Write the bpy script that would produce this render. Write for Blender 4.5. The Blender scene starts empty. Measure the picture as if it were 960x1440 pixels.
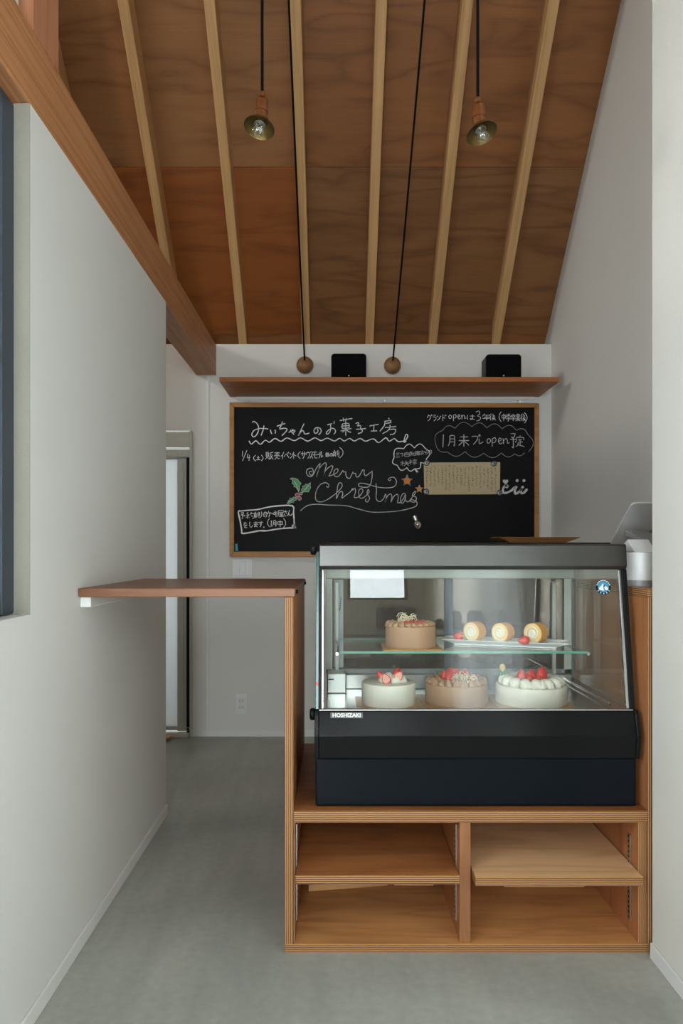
import bpy, bmesh, math, random
from mathutils import Vector, Matrix, Euler
random.seed(7)
S = bpy.context.scene
C = S.collection
PI = math.pi

# ------------------------------------------------------------------ camera
F, CX, CY, H = 1020.0, 472.0, 774.0, 1.09      # focal length in px, principal point, eye height
cam = bpy.data.cameras.new('camera')
cam_o = bpy.data.objects.new('camera', cam); C.objects.link(cam_o)
cam_o.location = (0, 0, H); cam_o.rotation_euler = (PI/2, 0, 0)
cam.sensor_fit = 'VERTICAL'; cam.sensor_height = 36.0; cam.sensor_width = 24.0
cam.lens = 36.0*F/1440.0
cam.shift_x = (480-CX)/1440.0; cam.shift_y = (CY-720)/1440.0
cam.clip_start = 0.02
S.camera = cam_o

# ------------------------------------------------------------------ world and daylight
w = bpy.data.worlds.new('sky'); S.world = w; w.use_nodes = True
w.node_tree.nodes['Background'].inputs[0].default_value = (0.80, 0.90, 1.0, 1)
w.node_tree.nodes['Background'].inputs[1].default_value = 1.0
def area(name, loc, rot, sx, sy, power, col):
    l = bpy.data.lights.new(name, 'AREA'); l.shape = 'RECTANGLE'; l.size = sx; l.size_y = sy
    l.energy = power; l.color = col
    o = bpy.data.objects.new(name, l); C.objects.link(o); o.location = loc; o.rotation_euler = rot
    return o
DAY = (0.88, 0.95, 1.0)
area('daylight_side_window', (-0.93, 0.25, 1.53), (0, -PI/2, 0), 1.12, 1.5, 48, DAY)
area('daylight_entrance', (-0.33, -2.22, 1.06), (PI/2, 0, 0), 0.56, 2.0, 105, DAY)
area('daylight_curtained_window', (1.02, 0.02, 1.10), (0, PI/2, 0), 1.7, 1.7, 90, (0.86, 0.94, 1.0))
area('daylight_transom', (0.36, -2.22, 2.22), (PI/2, 0, 0), 0.52, 0.58, 12, DAY)
area('daylight_clerestory', (-2.62, 2.75, 3.0), (0, -PI/2, 0), 0.32, 0.6, 22, (1.0, 0.95, 0.88))
area('daylight_washroom', (-1.3, 5.2, 1.2), (PI/2, 0, PI), 0.8, 1.4, 12, DAY)
vs = S.view_settings
vs.view_transform = 'Standard'; vs.look = 'None'; vs.gamma = 1.0; vs.use_curve_mapping = False
vs.exposure = 0.0
S.cycles.use_denoising = True
S.cycles.max_bounces = 10; S.cycles.diffuse_bounces = 5; S.cycles.transparent_max_bounces = 24
S.cycles.caustics_reflective = False; S.cycles.caustics_refractive = False

# ------------------------------------------------------------------ materials
def lin(r, g, b):
    f = lambda c: (c/255/12.92) if c/255 <= 0.04045 else ((c/255+0.055)/1.055)**2.4
    return (f(r), f(g), f(b), 1)
def newmat(name):
    m = bpy.data.materials.new(name); m.use_nodes = True
    return m, m.node_tree.nodes, m.node_tree.links, m.node_tree.nodes['Principled BSDF']
def plain(name, col, rough=0.5, metal=0.0, noise=0.06, nscale=30, bump=0.0, bscale=200, spec=0.5):
    m, N, L, B = newmat(name)
    tc = N.new('ShaderNodeTexCoord'); nz = N.new('ShaderNodeTexNoise'); nz.inputs['Scale'].default_value = nscale
    nz.inputs['Detail'].default_value = 3
    L.new(tc.outputs['Object'], nz.inputs['Vector'])
    mx = N.new('ShaderNodeMix'); mx.data_type = 'RGBA'
    mx.inputs[6].default_value = tuple(c*(1-noise) for c in col[:3])+(1,)
    mx.inputs[7].default_value = tuple(min(1, c*(1+noise)) for c in col[:3])+(1,)
    L.new(nz.outputs[0], mx.inputs[0]); L.new(mx.outputs[2], B.inputs['Base Color'])
    B.inputs['Roughness'].default_value = rough; B.inputs['Metallic'].default_value = metal
    B.inputs['Specular IOR Level'].default_value = spec
    if bump:
        n2 = N.new('ShaderNodeTexNoise'); n2.inputs['Scale'].default_value = bscale; n2.inputs['Detail'].default_value = 2
        L.new(tc.outputs['Object'], n2.inputs['Vector'])
        bp = N.new('ShaderNodeBump'); bp.inputs['Strength'].default_value = bump; bp.inputs['Distance'].default_value = 0.002
        L.new(n2.outputs[0], bp.inputs['Height']); L.new(bp.outputs[0], B.inputs['Normal'])
    return m
def wood(name, dark, light, grain='x', figure=18.0, rough=0.5, scale=1.0, fine=0.35, seed=0.0, cross=7.0, pitch=0.0, line=0.34):
    """rotary-cut wood: contour lines of a stretched noise plus fine fibres along the grain axis"""
    m, N, L, B = newmat(name)
    tc = N.new('ShaderNodeTexCoord'); mp = N.new('ShaderNodeMapping')
    sc = [cross*scale]*3; sc['xyz'.index(grain)] = 1.1*scale
    mp.inputs['Scale'].default_value = sc; mp.inputs['Location'].default_value = (seed, seed*1.7, seed*0.6)
    rot = N.new('ShaderNodeMapping'); rot.inputs['Rotation'].default_value = (pitch, 0, 0); L.new(tc.outputs['Object'], rot.inputs['Vector'])
    L.new(rot.outputs[0], mp.inputs['Vector'])
    n1 = N.new('ShaderNodeTexNoise'); n1.inputs['Scale'].default_value = 1.0; n1.inputs['Detail'].default_value = 2.5
    n1.inputs['Distortion'].default_value = 0.4
    L.new(mp.outputs[0], n1.inputs['Vector'])
    ml = N.new('ShaderNodeMath'); ml.operation = 'MULTIPLY'; ml.inputs[1].default_value = figure
    L.new(n1.outputs[0], ml.inputs[0])
    sn = N.new('ShaderNodeMath'); sn.operation = 'SINE'; L.new(ml.outputs[0], sn.inputs[0])
    mr = N.new('ShaderNodeMapRange'); mr.inputs[1].default_value = -1; mr.inputs[2].default_value = 1
    L.new(sn.outputs[0], mr.inputs[0])
    pw = N.new('ShaderNodeMath'); pw.operation = 'POWER'; pw.inputs[1].default_value = line; L.new(mr.outputs[0], pw.inputs[0])
    mp2 = N.new('ShaderNodeMapping'); s2 = [260*scale]*3; s2['xyz'.index(grain)] = 6*scale
    mp2.inputs['Scale'].default_value = s2; L.new(rot.outputs[0], mp2.inputs['Vector'])
    n2 = N.new('ShaderNodeTexNoise'); n2.inputs['Scale'].default_value = 1.0; n2.inputs['Detail'].default_value = 2
    L.new(mp2.outputs[0], n2.inputs['Vector'])
    n3 = N.new('ShaderNodeTexNoise'); n3.inputs['Scale'].default_value = 3.0; n3.inputs['Detail'].default_value = 2
    L.new(tc.outputs['Object'], n3.inputs['Vector'])
    def mathn(op, a, b):
        x = N.new('ShaderNodeMath'); x.operation = op
        for i, v in enumerate((a, b)):
            if isinstance(v, (int, float)): x.inputs[i].default_value = v
            else: L.new(v, x.inputs[i])
        return x.outputs[0]
    f = mathn('ADD', mathn('MULTIPLY', pw.outputs[0], 0.62-fine*0.5), mathn('MULTIPLY', n2.outputs[0], fine))
    f = mathn('ADD', f, mathn('MULTIPLY', n3.outputs[0], 0.45))
    rp = N.new('ShaderNodeValToRGB'); rp.color_ramp.elements[0].position = 0.2; rp.color_ramp.elements[1].position = 0.95
    rp.color_ramp.elements[0].color = dark; rp.color_ramp.elements[1].color = light
    L.new(f, rp.inputs[0]); L.new(rp.outputs[0], B.inputs['Base Color'])
    B.inputs['Roughness'].default_value = rough; B.inputs['Specular IOR Level'].default_value = 0.35
    bp = N.new('ShaderNodeBump'); bp.inputs['Strength'].default_value = 0.06; bp.inputs['Distance'].default_value = 0.001
    L.new(n2.outputs[0], bp.inputs['Height']); L.new(bp.outputs[0], B.inputs['Normal'])
    return m
def ply_edge(name, axis, dark, light, period=0.0055):
    """stacked veneers: thin stripes across the board's thickness"""
    m, N, L, B = newmat(name)
    tc = N.new('ShaderNodeTexCoord'); sp = N.new('ShaderNodeSeparateXYZ'); L.new(tc.outputs['Object'], sp.inputs[0])
    nz = N.new('ShaderNodeTexNoise'); nz.inputs['Scale'].default_value = 60; L.new(tc.outputs['Object'], nz.inputs['Vector'])
    a = N.new('ShaderNodeMath'); a.operation = 'MULTIPLY'; a.inputs[1].default_value = 2*PI/period
    L.new(sp.outputs['XYZ'.index(axis.upper())], a.inputs[0])
    b = N.new('ShaderNodeMath'); b.operation = 'MULTIPLY_ADD'; b.inputs[1].default_value = 1.6; L.new(nz.outputs[0], b.inputs[0]); L.new(a.outputs[0], b.inputs[2])
    s = N.new('ShaderNodeMath'); s.operation = 'SINE'; L.new(b.outputs[0], s.inputs[0])
    rp = N.new('ShaderNodeValToRGB'); rp.color_ramp.elements[0].position = 0.32; rp.color_ramp.elements[1].position = 0.62
    rp.color_ramp.elements[0].color = dark; rp.color_ramp.elements[1].color = light
    mr = N.new('ShaderNodeMapRange'); mr.inputs[1].default_value = -1; mr.inputs[2].default_value = 1
    L.new(s.outputs[0], mr.inputs[0]); L.new(mr.outputs[0], rp.inputs[0]); L.new(rp.outputs[0], B.inputs['Base Color'])
    B.inputs['Roughness'].default_value = 0.6
    return m
def clear_glass(name, tint=(1, 1, 1), base=0.05, graze=0.6, rough=0.0, gloss=(1, 1, 1)):
    m = bpy.data.materials.new(name); m.use_nodes = True
    N, L = m.node_tree.nodes, m.node_tree.links; N.remove(N['Principled BSDF'])
    out = N['Material Output']
    t = N.new('ShaderNodeBsdfTransparent'); t.inputs[0].default_value = tint+(1,)
    g = N.new('ShaderNodeBsdfGlossy'); g.inputs['Roughness'].default_value = rough; g.inputs[0].default_value = gloss+(1,)
    lw = N.new('ShaderNodeLayerWeight'); lw.inputs[0].default_value = 0.5
    p = N.new('ShaderNodeMath'); p.operation = 'POWER'; p.inputs[1].default_value = 4; L.new(lw.outputs['Facing'], p.inputs[0])
    q = N.new('ShaderNodeMath'); q.operation = 'MULTIPLY_ADD'; q.inputs[1].default_value = graze; q.inputs[2].default_value = base
    L.new(p.outputs[0], q.inputs[0])
    mx = N.new('ShaderNodeMixShader'); L.new(q.outputs[0], mx.inputs[0]); L.new(t.outputs[0], mx.inputs[1]); L.new(g.outputs[0], mx.inputs[2])
    L.new(mx.outputs[0], out.inputs[0])
    return m
def frosted(name, col, mixed=0.35):
    m = bpy.data.materials.new(name); m.use_nodes = True
    N, L = m.node_tree.nodes, m.node_tree.links; N.remove(N['Principled BSDF'])
    t = N.new('ShaderNodeBsdfTranslucent'); t.inputs[0].default_value = col
    d = N.new('ShaderNodeBsdfDiffuse'); d.inputs[0].default_value = col
    mx = N.new('ShaderNodeMixShader'); mx.inputs[0].default_value = mixed
    L.new(t.outputs[0], mx.inputs[1]); L.new(d.outputs[0], mx.inputs[2]); L.new(mx.outputs[0], N['Material Output'].inputs[0])
    return m

M = {}
M['wall'] = plain('white_wallpaper', lin(222, 221, 216), 0.85, noise=0.015, nscale=4, bump=0.25, bscale=420)
M['wall_rough'] = plain('sandy_white_plaster', lin(224, 221, 212), 0.9, noise=0.03, nscale=300, bump=0.5, bscale=520)
M['trim'] = plain('white_trim', lin(226, 226, 222), 0.5, noise=0.01)
M['concrete'] = None
M['rafter'] = wood('pale_pine', lin(168, 128, 82), lin(204, 162, 110), 'y', 10, 0.55, 0.7, 0.3, 2.0, 30, math.atan(1.016))
M['beam'] = wood('douglas_fir', lin(146, 92, 54), lin(194, 136, 92), 'y', 26, 0.5, 0.6, 0.3, 4.0, 60)
M['post'] = wood('douglas_fir_upright', lin(150, 92, 62), lin(190, 130, 96), 'z', 34, 0.5, 1.0, 0.25, 1.0, 12)
LAU = [((116, 74, 40), (156, 108, 66)), ((106, 64, 32), (148, 96, 54)), ((118, 64, 26), (154, 90, 40)), ((96, 60, 30), (138, 94, 56))]
M['lauan'] = [wood('lauan_plywood', lin(*a), lin(*b), 'x', 30, 0.55, 1.0, 0.4, 3.1*i+1, 6) for i, (a, b) in enumerate(LAU)]
M['shelf_wood'] = wood('reddish_lauan_board', lin(126, 72, 34), lin(172, 108, 58), 'x', 20, 0.45, 1.2, 0.4, 2.0, 8)
M['flap_wood'] = wood('reddish_plywood_top', lin(102, 64, 42), lin(144, 98, 68), 'x', 12, 0.4, 1.5, 0.5, 5.0, 9)
M['unit_wood'] = wood('oiled_plywood', lin(128, 72, 36), lin(184, 120, 70), 'x', 22, 0.5, 1.4, 0.55, 6.0, 7)
M['unit_pale'] = wood('pale_plywood', lin(196, 146, 98), lin(236, 192, 144), 'x', 20, 0.5, 1.6, 0.5, 8.0, 7)
M['unit_mid'] = wood('golden_plywood', lin(166, 108, 58), lin(216, 156, 98), 'x', 22, 0.5, 1.4, 0.5, 11.0, 7)
M['unit_side'] = wood('oiled_plywood_upright', lin(130, 78, 44), lin(178, 116, 72), 'z', 16, 0.5, 1.4, 0.35, 3.0, 8)
M['board_red'] = wood('reddish_divider', lin(118, 74, 44), lin(162, 110, 70), 'z', 14, 0.5, 2.0, 0.5, 9.0, 12)
M['edge_z'] = ply_edge('plywood_edge_flat', 'z', lin(92, 52, 26), lin(184, 134, 84))
M['edge_x'] = ply_edge('plywood_edge_upright', 'x', lin(92, 52, 26), lin(184, 134, 84))
M['frame_wood'] = wood('honey_frame', lin(150, 100, 52), lin(186, 134, 78), 'x', 12, 0.5, 2.0, 0.4, 1.0, 12)
M['black_board'] = plain('chalkboard_black', (0.006, 0.006, 0.0055, 1), 0.5, noise=0.4, nscale=5, spec=0.12)
M['chalk'] = plain('white_chalk', (0.9, 0.9, 0.88, 1), 0.95, noise=0.15, nscale=400)
M['chalk_dim'] = plain('thin_white_chalk', (0.55, 0.55, 0.53, 1), 0.95, noise=0.3, nscale=400)
M['chalk_faint'] = plain('faint_chalk', (0.26, 0.26, 0.25, 1), 0.95, noise=0.3, nscale=400)
M['chalk_green'] = plain('green_chalk', lin(96, 160, 110), 0.95, noise=0.3, nscale=300)
M['chalk_red'] = plain('red_chalk', lin(190, 84, 104), 0.95, noise=0.25, nscale=300)
M['chalk_orange'] = plain('orange_chalk', lin(226, 132, 44), 0.95, noise=0.25, nscale=300)
M['chalk_blue'] = plain('blue_chalk_stick', lin(70, 176, 196), 0.8)
M['black_plastic'] = plain('black_plastic', (0.006, 0.006, 0.0065, 1), 0.45, spec=0.2)
M['speaker'] = plain('black_speaker_cloth', (0.003, 0.003, 0.0035, 1), 0.8, noise=0.2, nscale=300, spec=0.08)
M['cord'] = plain('black_cord', (0.004, 0.004, 0.004, 1), 0.7, spec=0.1)
M['copper'] = plain('aged_copper', lin(146, 92, 54), 0.3, 0.75, noise=0.15, nscale=60)
M['brass'] = plain('dull_brass', lin(112, 92, 52), 0.4, 0.8, noise=0.2, nscale=40)
M['steel'] = plain('brushed_steel', (0.62, 0.62, 0.60, 1), 0.28, 1.0, noise=0.08, nscale=60)
M['chrome'] = plain('polished_chrome', (0.66, 0.66, 0.64, 1), 0.16, 1.0)
M['case_black'] = plain('satin_black_case', (0.009, 0.009, 0.009, 1), 0.2, noise=0.05, spec=0.1)
M['case_navy'] = plain('gloss_black_base', (0.006, 0.008, 0.011, 1), 0.1, noise=0.05, spec=0.1)
M['case_hood'] = plain('dark_grey_metal', (0.095, 0.093, 0.086, 1), 0.3, 0.85, noise=0.05)
M['glass'] = clear_glass('showcase_glass', (0.98, 1.0, 0.99), 0.034, 0.5)
M['shelf_glass'] = clear_glass('green_shelf_glass', (0.93, 0.98, 0.96), 0.08, 0.6)
M['back_glass'] = clear_glass('tinted_door_glass', (0.30, 0.25, 0.20), 0.08, 0.5, 0.0, (0.85, 0.72, 0.60))
M['window_glass'] = clear_glass('window_glass', (0.97, 0.98, 0.98), 0.04, 0.4)
M['bulb_glass'] = clear_glass('bulb_glass', (0.95, 0.95, 0.92), 0.12, 0.7)
M['teal'] = plain('teal_glass_edge', lin(8, 84, 72), 0.2, noise=0.1)
M['green_edge'] = plain('pale_green_glass_edge', lin(96, 148, 130), 0.2, noise=0.1)
M['frosted'] = frosted('frosted_pane', (0.86, 0.88, 0.88, 1))
M['sheer'] = frosted('sheer_fabric', (0.9, 0.9, 0.88, 1), 0.3)
M['shaded_sand'] = plain('shaded_sandy_reveal', lin(150, 146, 134), 0.95, noise=0.08, nscale=400, bump=0.6, bscale=500)  # sandy texture, with the window reveal's shade put into a darker tone
M['alu_grey'] = plain('warm_grey_aluminium', lin(196, 198, 188), 0.45, 0.1)
M['navy_frame'] = plain('navy_window_frame', lin(62, 70, 82), 0.45, 0.2)
M['white_plastic'] = plain('white_plastic', lin(226, 227, 224), 0.35, noise=0.01)
M['grey_plastic'] = plain('grey_plastic', lin(150, 151, 150), 0.4, noise=0.02)
M['tablet'] = plain('silver_aluminium', lin(206, 206, 202), 0.4, 0.1)
M['plate_grey'] = plain('dark_name_plate', lin(96, 96, 92), 0.5)
M['dark_steel'] = plain('dull_magnet_steel', (0.2, 0.2, 0.19, 1), 0.4, 0.9)
M['choco'] = plain('chocolate_cream', lin(170, 130, 98), 0.6, noise=0.05, nscale=25, bump=0.2, bscale=60)
M['cream'] = plain('whipped_cream', lin(226, 219, 202), 0.55, noise=0.02, nscale=25, bump=0.2, bscale=50)
M['sponge'] = plain('yellow_sponge', lin(230, 196, 130), 0.8, noise=0.08, nscale=150, bump=0.4, bscale=300)
M['crust'] = plain('golden_sponge_skin', lin(208, 146, 72), 0.75, noise=0.12, nscale=60, bump=0.2, bscale=250)
M['berry'] = plain('strawberry_red', lin(206, 46, 34), 0.3, noise=0.35, nscale=140, bump=0.4, bscale=240)
M['berry_cut'] = plain('strawberry_flesh', lin(232, 160, 138), 0.4, noise=0.15, nscale=90)
M['leaf'] = plain('leaf_green', lin(66, 130, 62), 0.5, noise=0.2, nscale=60)
M['leaf_pale'] = plain('pale_strawberry_hull', lin(150, 172, 96), 0.6, noise=0.2, nscale=60)
M['curl'] = plain('white_chocolate', lin(238, 226, 190), 0.4)
M['gold'] = plain('gold_cake_card', lin(196, 140, 64), 0.35, 0.55, noise=0.1)
M['paper'] = plain('kraft_letter_paper', lin(196, 178, 142), 0.9, noise=0.06, nscale=90)
M['ink'] = plain('brown_ink', lin(66, 46, 34), 0.9)
M['porcelain'] = plain('white_porcelain', lin(238, 238, 234), 0.15, noise=0.01)
M['blue_badge'] = plain('badge_blue', lin(44, 150, 190), 0.4)
M['cardboard'] = wood('thin_veneer_board', lin(150, 100, 58), lin(196, 148, 98), 'x', 14, 0.7, 1.6, 0.3, 4.0, 8)
M['ball_wood'] = wood('turned_wood', lin(104, 74, 46), lin(146, 108, 68), 'x', 26, 0.5, 4.0, 0.4, 2.0, 9)
M['tray_wood'] = wood('dark_tray', lin(104, 66, 36), lin(148, 100, 60), 'x', 14, 0.5, 3.0, 0.4, 2.0, 8)

def concrete():
    m, N, L, B = newmat('trowelled_concrete')
    tc = N.new('ShaderNodeTexCoord')
    n1 = N.new('ShaderNodeTexNoise'); n1.inputs['Scale'].default_value = 1.6; n1.inputs['Detail'].default_value = 6; n1.inputs['Distortion'].default_value = 0.8
    n2 = N.new('ShaderNodeTexNoise'); n2.inputs['Scale'].default_value = 40; n2.inputs['Detail'].default_value = 4
    mpx = N.new('ShaderNodeMapping'); mpx.inputs['Rotation'].default_value = (0, 0, 0.5); mpx.inputs['Scale'].default_value = (14, 1.5, 1)
    n3 = N.new('ShaderNodeTexNoise'); n3.inputs['Scale'].default_value = 1.0; n3.inputs['Detail'].default_value = 4
    for n in (n1, n2): L.new(tc.outputs['Object'], n.inputs['Vector'])
    L.new(tc.outputs['Object'], mpx.inputs['Vector']); L.new(mpx.outputs[0], n3.inputs['Vector'])
    r1 = N.new('ShaderNodeValToRGB'); r1.color_ramp.elements[0].position = 0.3; r1.color_ramp.elements[1].position = 0.7
    r1.color_ramp.elements[0].color = lin(152, 155, 147); r1.color_ramp.elements[1].color = lin(178, 180, 171)
    L.new(n1.outputs[0], r1.inputs[0])
    mx = N.new('ShaderNodeMix'); mx.data_type = 'RGBA'; mx.blend_type = 'OVERLAY'; mx.inputs[0].default_value = 0.16
    L.new(r1.outputs[0], mx.inputs[6]); L.new(n2.outputs[0], mx.inputs[7])
    mx2 = N.new('ShaderNodeMix'); mx2.data_type = 'RGBA'; mx2.blend_type = 'OVERLAY'; mx2.inputs[0].default_value = 0.18
    L.new(mx.outputs[2], mx2.inputs[6]); L.new(n3.outputs[0], mx2.inputs[7])
    L.new(mx2.outputs[2], B.inputs['Base Color'])
    mr = N.new('ShaderNodeMapRange'); mr.inputs[3].default_value = 0.36; mr.inputs[4].default_value = 0.58
    L.new(n1.outputs[0], mr.inputs[0]); L.new(mr.outputs[0], B.inputs['Roughness'])
    bp = N.new('ShaderNodeBump'); bp.inputs['Strength'].default_value = 0.08; bp.inputs['Distance'].default_value = 0.002
    L.new(n2.outputs[0], bp.inputs['Height']); L.new(bp.outputs[0], B.inputs['Normal'])
    return m
M['concrete'] = concrete()

# ------------------------------------------------------------------ mesh helpers
BASE = {}
def P(px, py, y):                       # a photograph pixel at depth y -> a point in the room
    return Vector(((px-CX)*y/F, y, H-(py-CY)*y/F))
class MB:
    """collects shapes for ONE mesh object"""
    def __init__(s): s.v = []; s.f = []; s.mi = []
    def poly(s, verts, faces, mi=0):
        o = len(s.v); s.v += [tuple(v) for v in verts]
        for f in faces: s.f.append(tuple(o+i for i in f)); s.mi.append(mi)
        return s
    def box(s, x0, x1, y0, y1, z0, z1, mi=0):
        v = [(x, y, z) for z in (z0, z1) for y in (y0, y1) for x in (x0, x1)]
        return s.poly(v, [(0, 2, 3, 1), (4, 5, 7, 6), (0, 1, 5, 4), (2, 6, 7, 3), (0, 4, 6, 2), (1, 3, 7, 5)], mi)
    def hexa(s, v, mi=0):               # 8 corners ordered as in box
        return s.poly(v, [(0, 2, 3, 1), (4, 5, 7, 6), (0, 1, 5, 4), (2, 6, 7, 3), (0, 4, 6, 2), (1, 3, 7, 5)], mi)
    def extrude_x(s, prof, x0, x1, mi=0):   # closed (y,z) profile
        n = len(prof)
        v = [(x0, y, z) for y, z in prof]+[(x1, y, z) for y, z in prof]
        fs = [(i, (i+1) % n, n+(i+1) % n, n+i) for i in range(n)]+[tuple(range(n-1, -1, -1)), tuple(range(n, 2*n))]
        return s.poly(v, fs, mi)
    def extrude_y(s, prof, y0, y1, mi=0):   # closed (x,z) profile
        n = len(prof)
        v = [(x, y0, z) for x, z in prof]+[(x, y1, z) for x, z in prof]
        fs = [(i, n+i, n+(i+1) % n, (i+1) % n) for i in range(n)]+[tuple(range(n)), tuple(range(2*n-1, n-1, -1))]
        return s.poly(v, fs, mi)
    def tube(s, pts, r, n=8, mi=0, closed=False):
        pts = [Vector(p) for p in pts]; rs = r if isinstance(r, (list, tuple)) else [r]*len(pts)
        rings = []; up = None
        for i, p in enumerate(pts):
            a = pts[i-1] if (i > 0 or closed) else p; b = pts[(i+1) % len(pts)] if (i < len(pts)-1 or closed) else p
            t = (b-a).normalized()
            if up is None: up = t.orthogonal().normalized()
            up = (up-t*up.dot(t)); up = up.normalized() if up.length > 1e-6 else t.orthogonal().normalized()
            sd = t.cross(up)
            rings.append([p+(up*math.cos(2*PI*k/n)+sd*math.sin(2*PI*k/n))*rs[i] for k in range(n)])
        v = [q for g in rings for q in g]; fs = []
        m = len(pts)
        for i in range(m if closed else m-1):
            j = (i+1) % m
            for k in range(n): fs.append((i*n+k, i*n+(k+1) % n, j*n+(k+1) % n, j*n+k))
        if not closed: fs += [tuple(range(n-1, -1, -1)), tuple((m-1)*n+k for k in range(n))]
        return s.poly(v, fs, mi)
    def lathe(s, prof, c=(0, 0, 0), axis=(0, 0, 1), n=24, mi=0, mod=None):   # (radius, height) profile
        q = Vector((0, 0, 1)).rotation_difference(Vector(axis)); c = Vector(c)
        v = []; fs = []
        for i, (r, z) in enumerate(prof):
            for k in range(n):
                a = 2*PI*k/n; rr = r*(mod(a, i) if mod else 1)
                v.append(c+q @ Vector((rr*math.cos(a), rr*math.sin(a), z)))
        for i in range(len(prof)-1):
            for k in range(n): fs.append((i*n+k, i*n+(k+1) % n, (i+1)*n+(k+1) % n, (i+1)*n+k))
        m = len(prof)-1
        fs += [tuple(range(n-1, -1, -1)), tuple(m*n+k for k in range(n))]
        return s.poly(v, fs, mi)
    def ribbon(s, pts, wd, y, th=0.0006, mi=0):   # a flat chalk stroke lying in the plane y
        pts = [Vector((p[0], p[1])) for p in pts]
        if len(pts) < 2: return s
        L_, R_ = [], []
        for i, p in enumerate(pts):
            a = pts[max(i-1, 0)]; b = pts[min(i+1, len(pts)-1)]
            t = (b-a); t = t.normalized() if t.length > 1e-9 else Vector((1, 0))
            nrm = Vector((-t.y, t.x)); e = wd*0.5*(0.8+0.4*random.random())
            L_.append(p+nrm*e); R_.append(p-nrm*e)
        n = len(pts)
        v = [(q.x, y, q.y) for q in L_]+[(q.x, y, q.y) for q in R_]+[(q.x, y-th, q.y) for q in L_]+[(q.x, y-th, q.y) for q in R_]
        fs = []
        for i in range(n-1):
            fs += [(2*n+i, 2*n+i+1, 3*n+i+1, 3*n+i), (i, n+i, n+i+1, i+1), (i, i+1, 2*n+i+1, 2*n+i), (n+i, 3*n+i, 3*n+i+1, n+i+1)]
        fs += [(0, 2*n, 3*n, n), (n-1, 2*n-1, 4*n-1, 3*n-1)]
        return s.poly(v, fs, mi)
    def mesh(s, name, mats, smooth=False, bevel=0.0, seg=2):
        me = bpy.data.meshes.new(name); me.from_pydata(s.v, [], s.f)
        for m in mats: me.materials.append(m)
        me.polygons.foreach_set('material_index', s.mi)
        bm = bmesh.new(); bm.from_mesh(me)
        bmesh.ops.recalc_face_normals(bm, faces=bm.faces)
        if bevel: bmesh.ops.bevel(bm, geom=list(bm.edges), offset=bevel, segments=seg, profile=0.5, affect='EDGES', clamp_overlap=True)
        bm.to_mesh(me); bm.free()
        if smooth:
            me.polygons.foreach_set('use_smooth', [True]*len(me.polygons))
            if smooth != 'all': me.set_sharp_from_angle(angle=math.radians(40))
        me.update()
        return me
    def build(s, name, mats, parent=None, smooth=False, bevel=0.0, seg=2):
        if not isinstance(mats, (list, tuple)): mats = [mats]
        return put(name, s.mesh(name, mats, smooth, bevel, seg), parent)
def put(name, me, parent=None):
    """link a mesh made in room coordinates; its origin goes to the parent's base or its own"""
    o = bpy.data.objects.new(name, me); C.objects.link(o)
    if parent is not None:
        b = BASE[parent.name]; me.transform(Matrix.Translation(-b)); o.parent = parent
    else:
        xs = [v.co for v in me.vertices]
        lo = Vector([min(c[i] for c in xs) for i in range(3)]); hi = Vector([max(c[i] for c in xs) for i in range(3)])
        b = Vector(((lo.x+hi.x)/2, (lo.y+hi.y)/2, lo.z)); me.transform(Matrix.Translation(-b)); o.location = b
    BASE[o.name] = b
    return o
def inst(name, me, parent, loc, rot=(0, 0, 0), scale=(1, 1, 1)):
    """an object that shares mesh data, placed at a room position under its parent"""
    o = bpy.data.objects.new(name, me); C.objects.link(o)
    loc = Vector(loc)
    if parent is not None: o.parent = parent; loc = loc-BASE[parent.name]
    o.location = loc; o.rotation_euler = rot; o.scale = scale
    return o
def tag(o, label, cat, group=None):
    o['label'] = label; o['category'] = cat
    if group: o['group'] = group
    return o
def thing(name, loc, label, cat, group=None):
    o = bpy.data.objects.new(name, None); C.objects.link(o); o.location = loc; o.empty_display_size = 0.05
    BASE[o.name] = Vector(loc)
    return tag(o, label, cat, group)
def struct(name, mb, mat, bevel=0.0, parent=None):
    me = mb.mesh(name, mat if isinstance(mat, list) else [mat], False, bevel, 1)
    o = bpy.data.objects.new(name, me); C.objects.link(o); BASE[o.name] = Vector((0, 0, 0))
    if parent is not None: o.parent = parent
    else: o['kind'] = 'structure'
    return o
def board(name, b, face, edge, axis, parent=None, bevel=0.0008):
    """a plywood board: broad faces in FACE, the four narrow faces in EDGE stripes"""
    mb = MB().box(*b); me = mb.mesh(name, [face, edge], False, bevel, 1)
    k = 'xyz'.index(axis)
    me.polygons.foreach_set('material_index', [0 if abs(p.normal[k]) > 0.8 else 1 for p in me.polygons])
    return put(name, me, parent)
def rounded_rect(w_, h_, r, n=5):
    out = []
    for cx, cy, a0 in ((w_/2-r, h_/2-r, 0), (-w_/2+r, h_/2-r, PI/2), (-w_/2+r, -h_/2+r, PI), (w_/2-r, -h_/2+r, 1.5*PI)):
        for i in range(n+1):
            a = a0+PI/2*i/n; out.append((cx+r*math.cos(a), cy+r*math.sin(a)))
    return out
def spline(pts, sub=4):
    if len(pts) < 3: return pts
    out = []; n = len(pts)
    for i in range(n-1):
        p0, p1, p2, p3 = pts[max(i-1, 0)], pts[i], pts[i+1], pts[min(i+2, n-1)]
        for k in range(sub):
            t = k/sub
            out.append(tuple(0.5*((2*p1[j])+(-p0[j]+p2[j])*t+(2*p0[j]-5*p1[j]+4*p2[j]-p3[j])*t*t+(-p0[j]+3*p1[j]-3*p2[j]+p3[j])*t**3) for j in range(len(p1))))
    out.append(tuple(pts[-1])); return out

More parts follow.
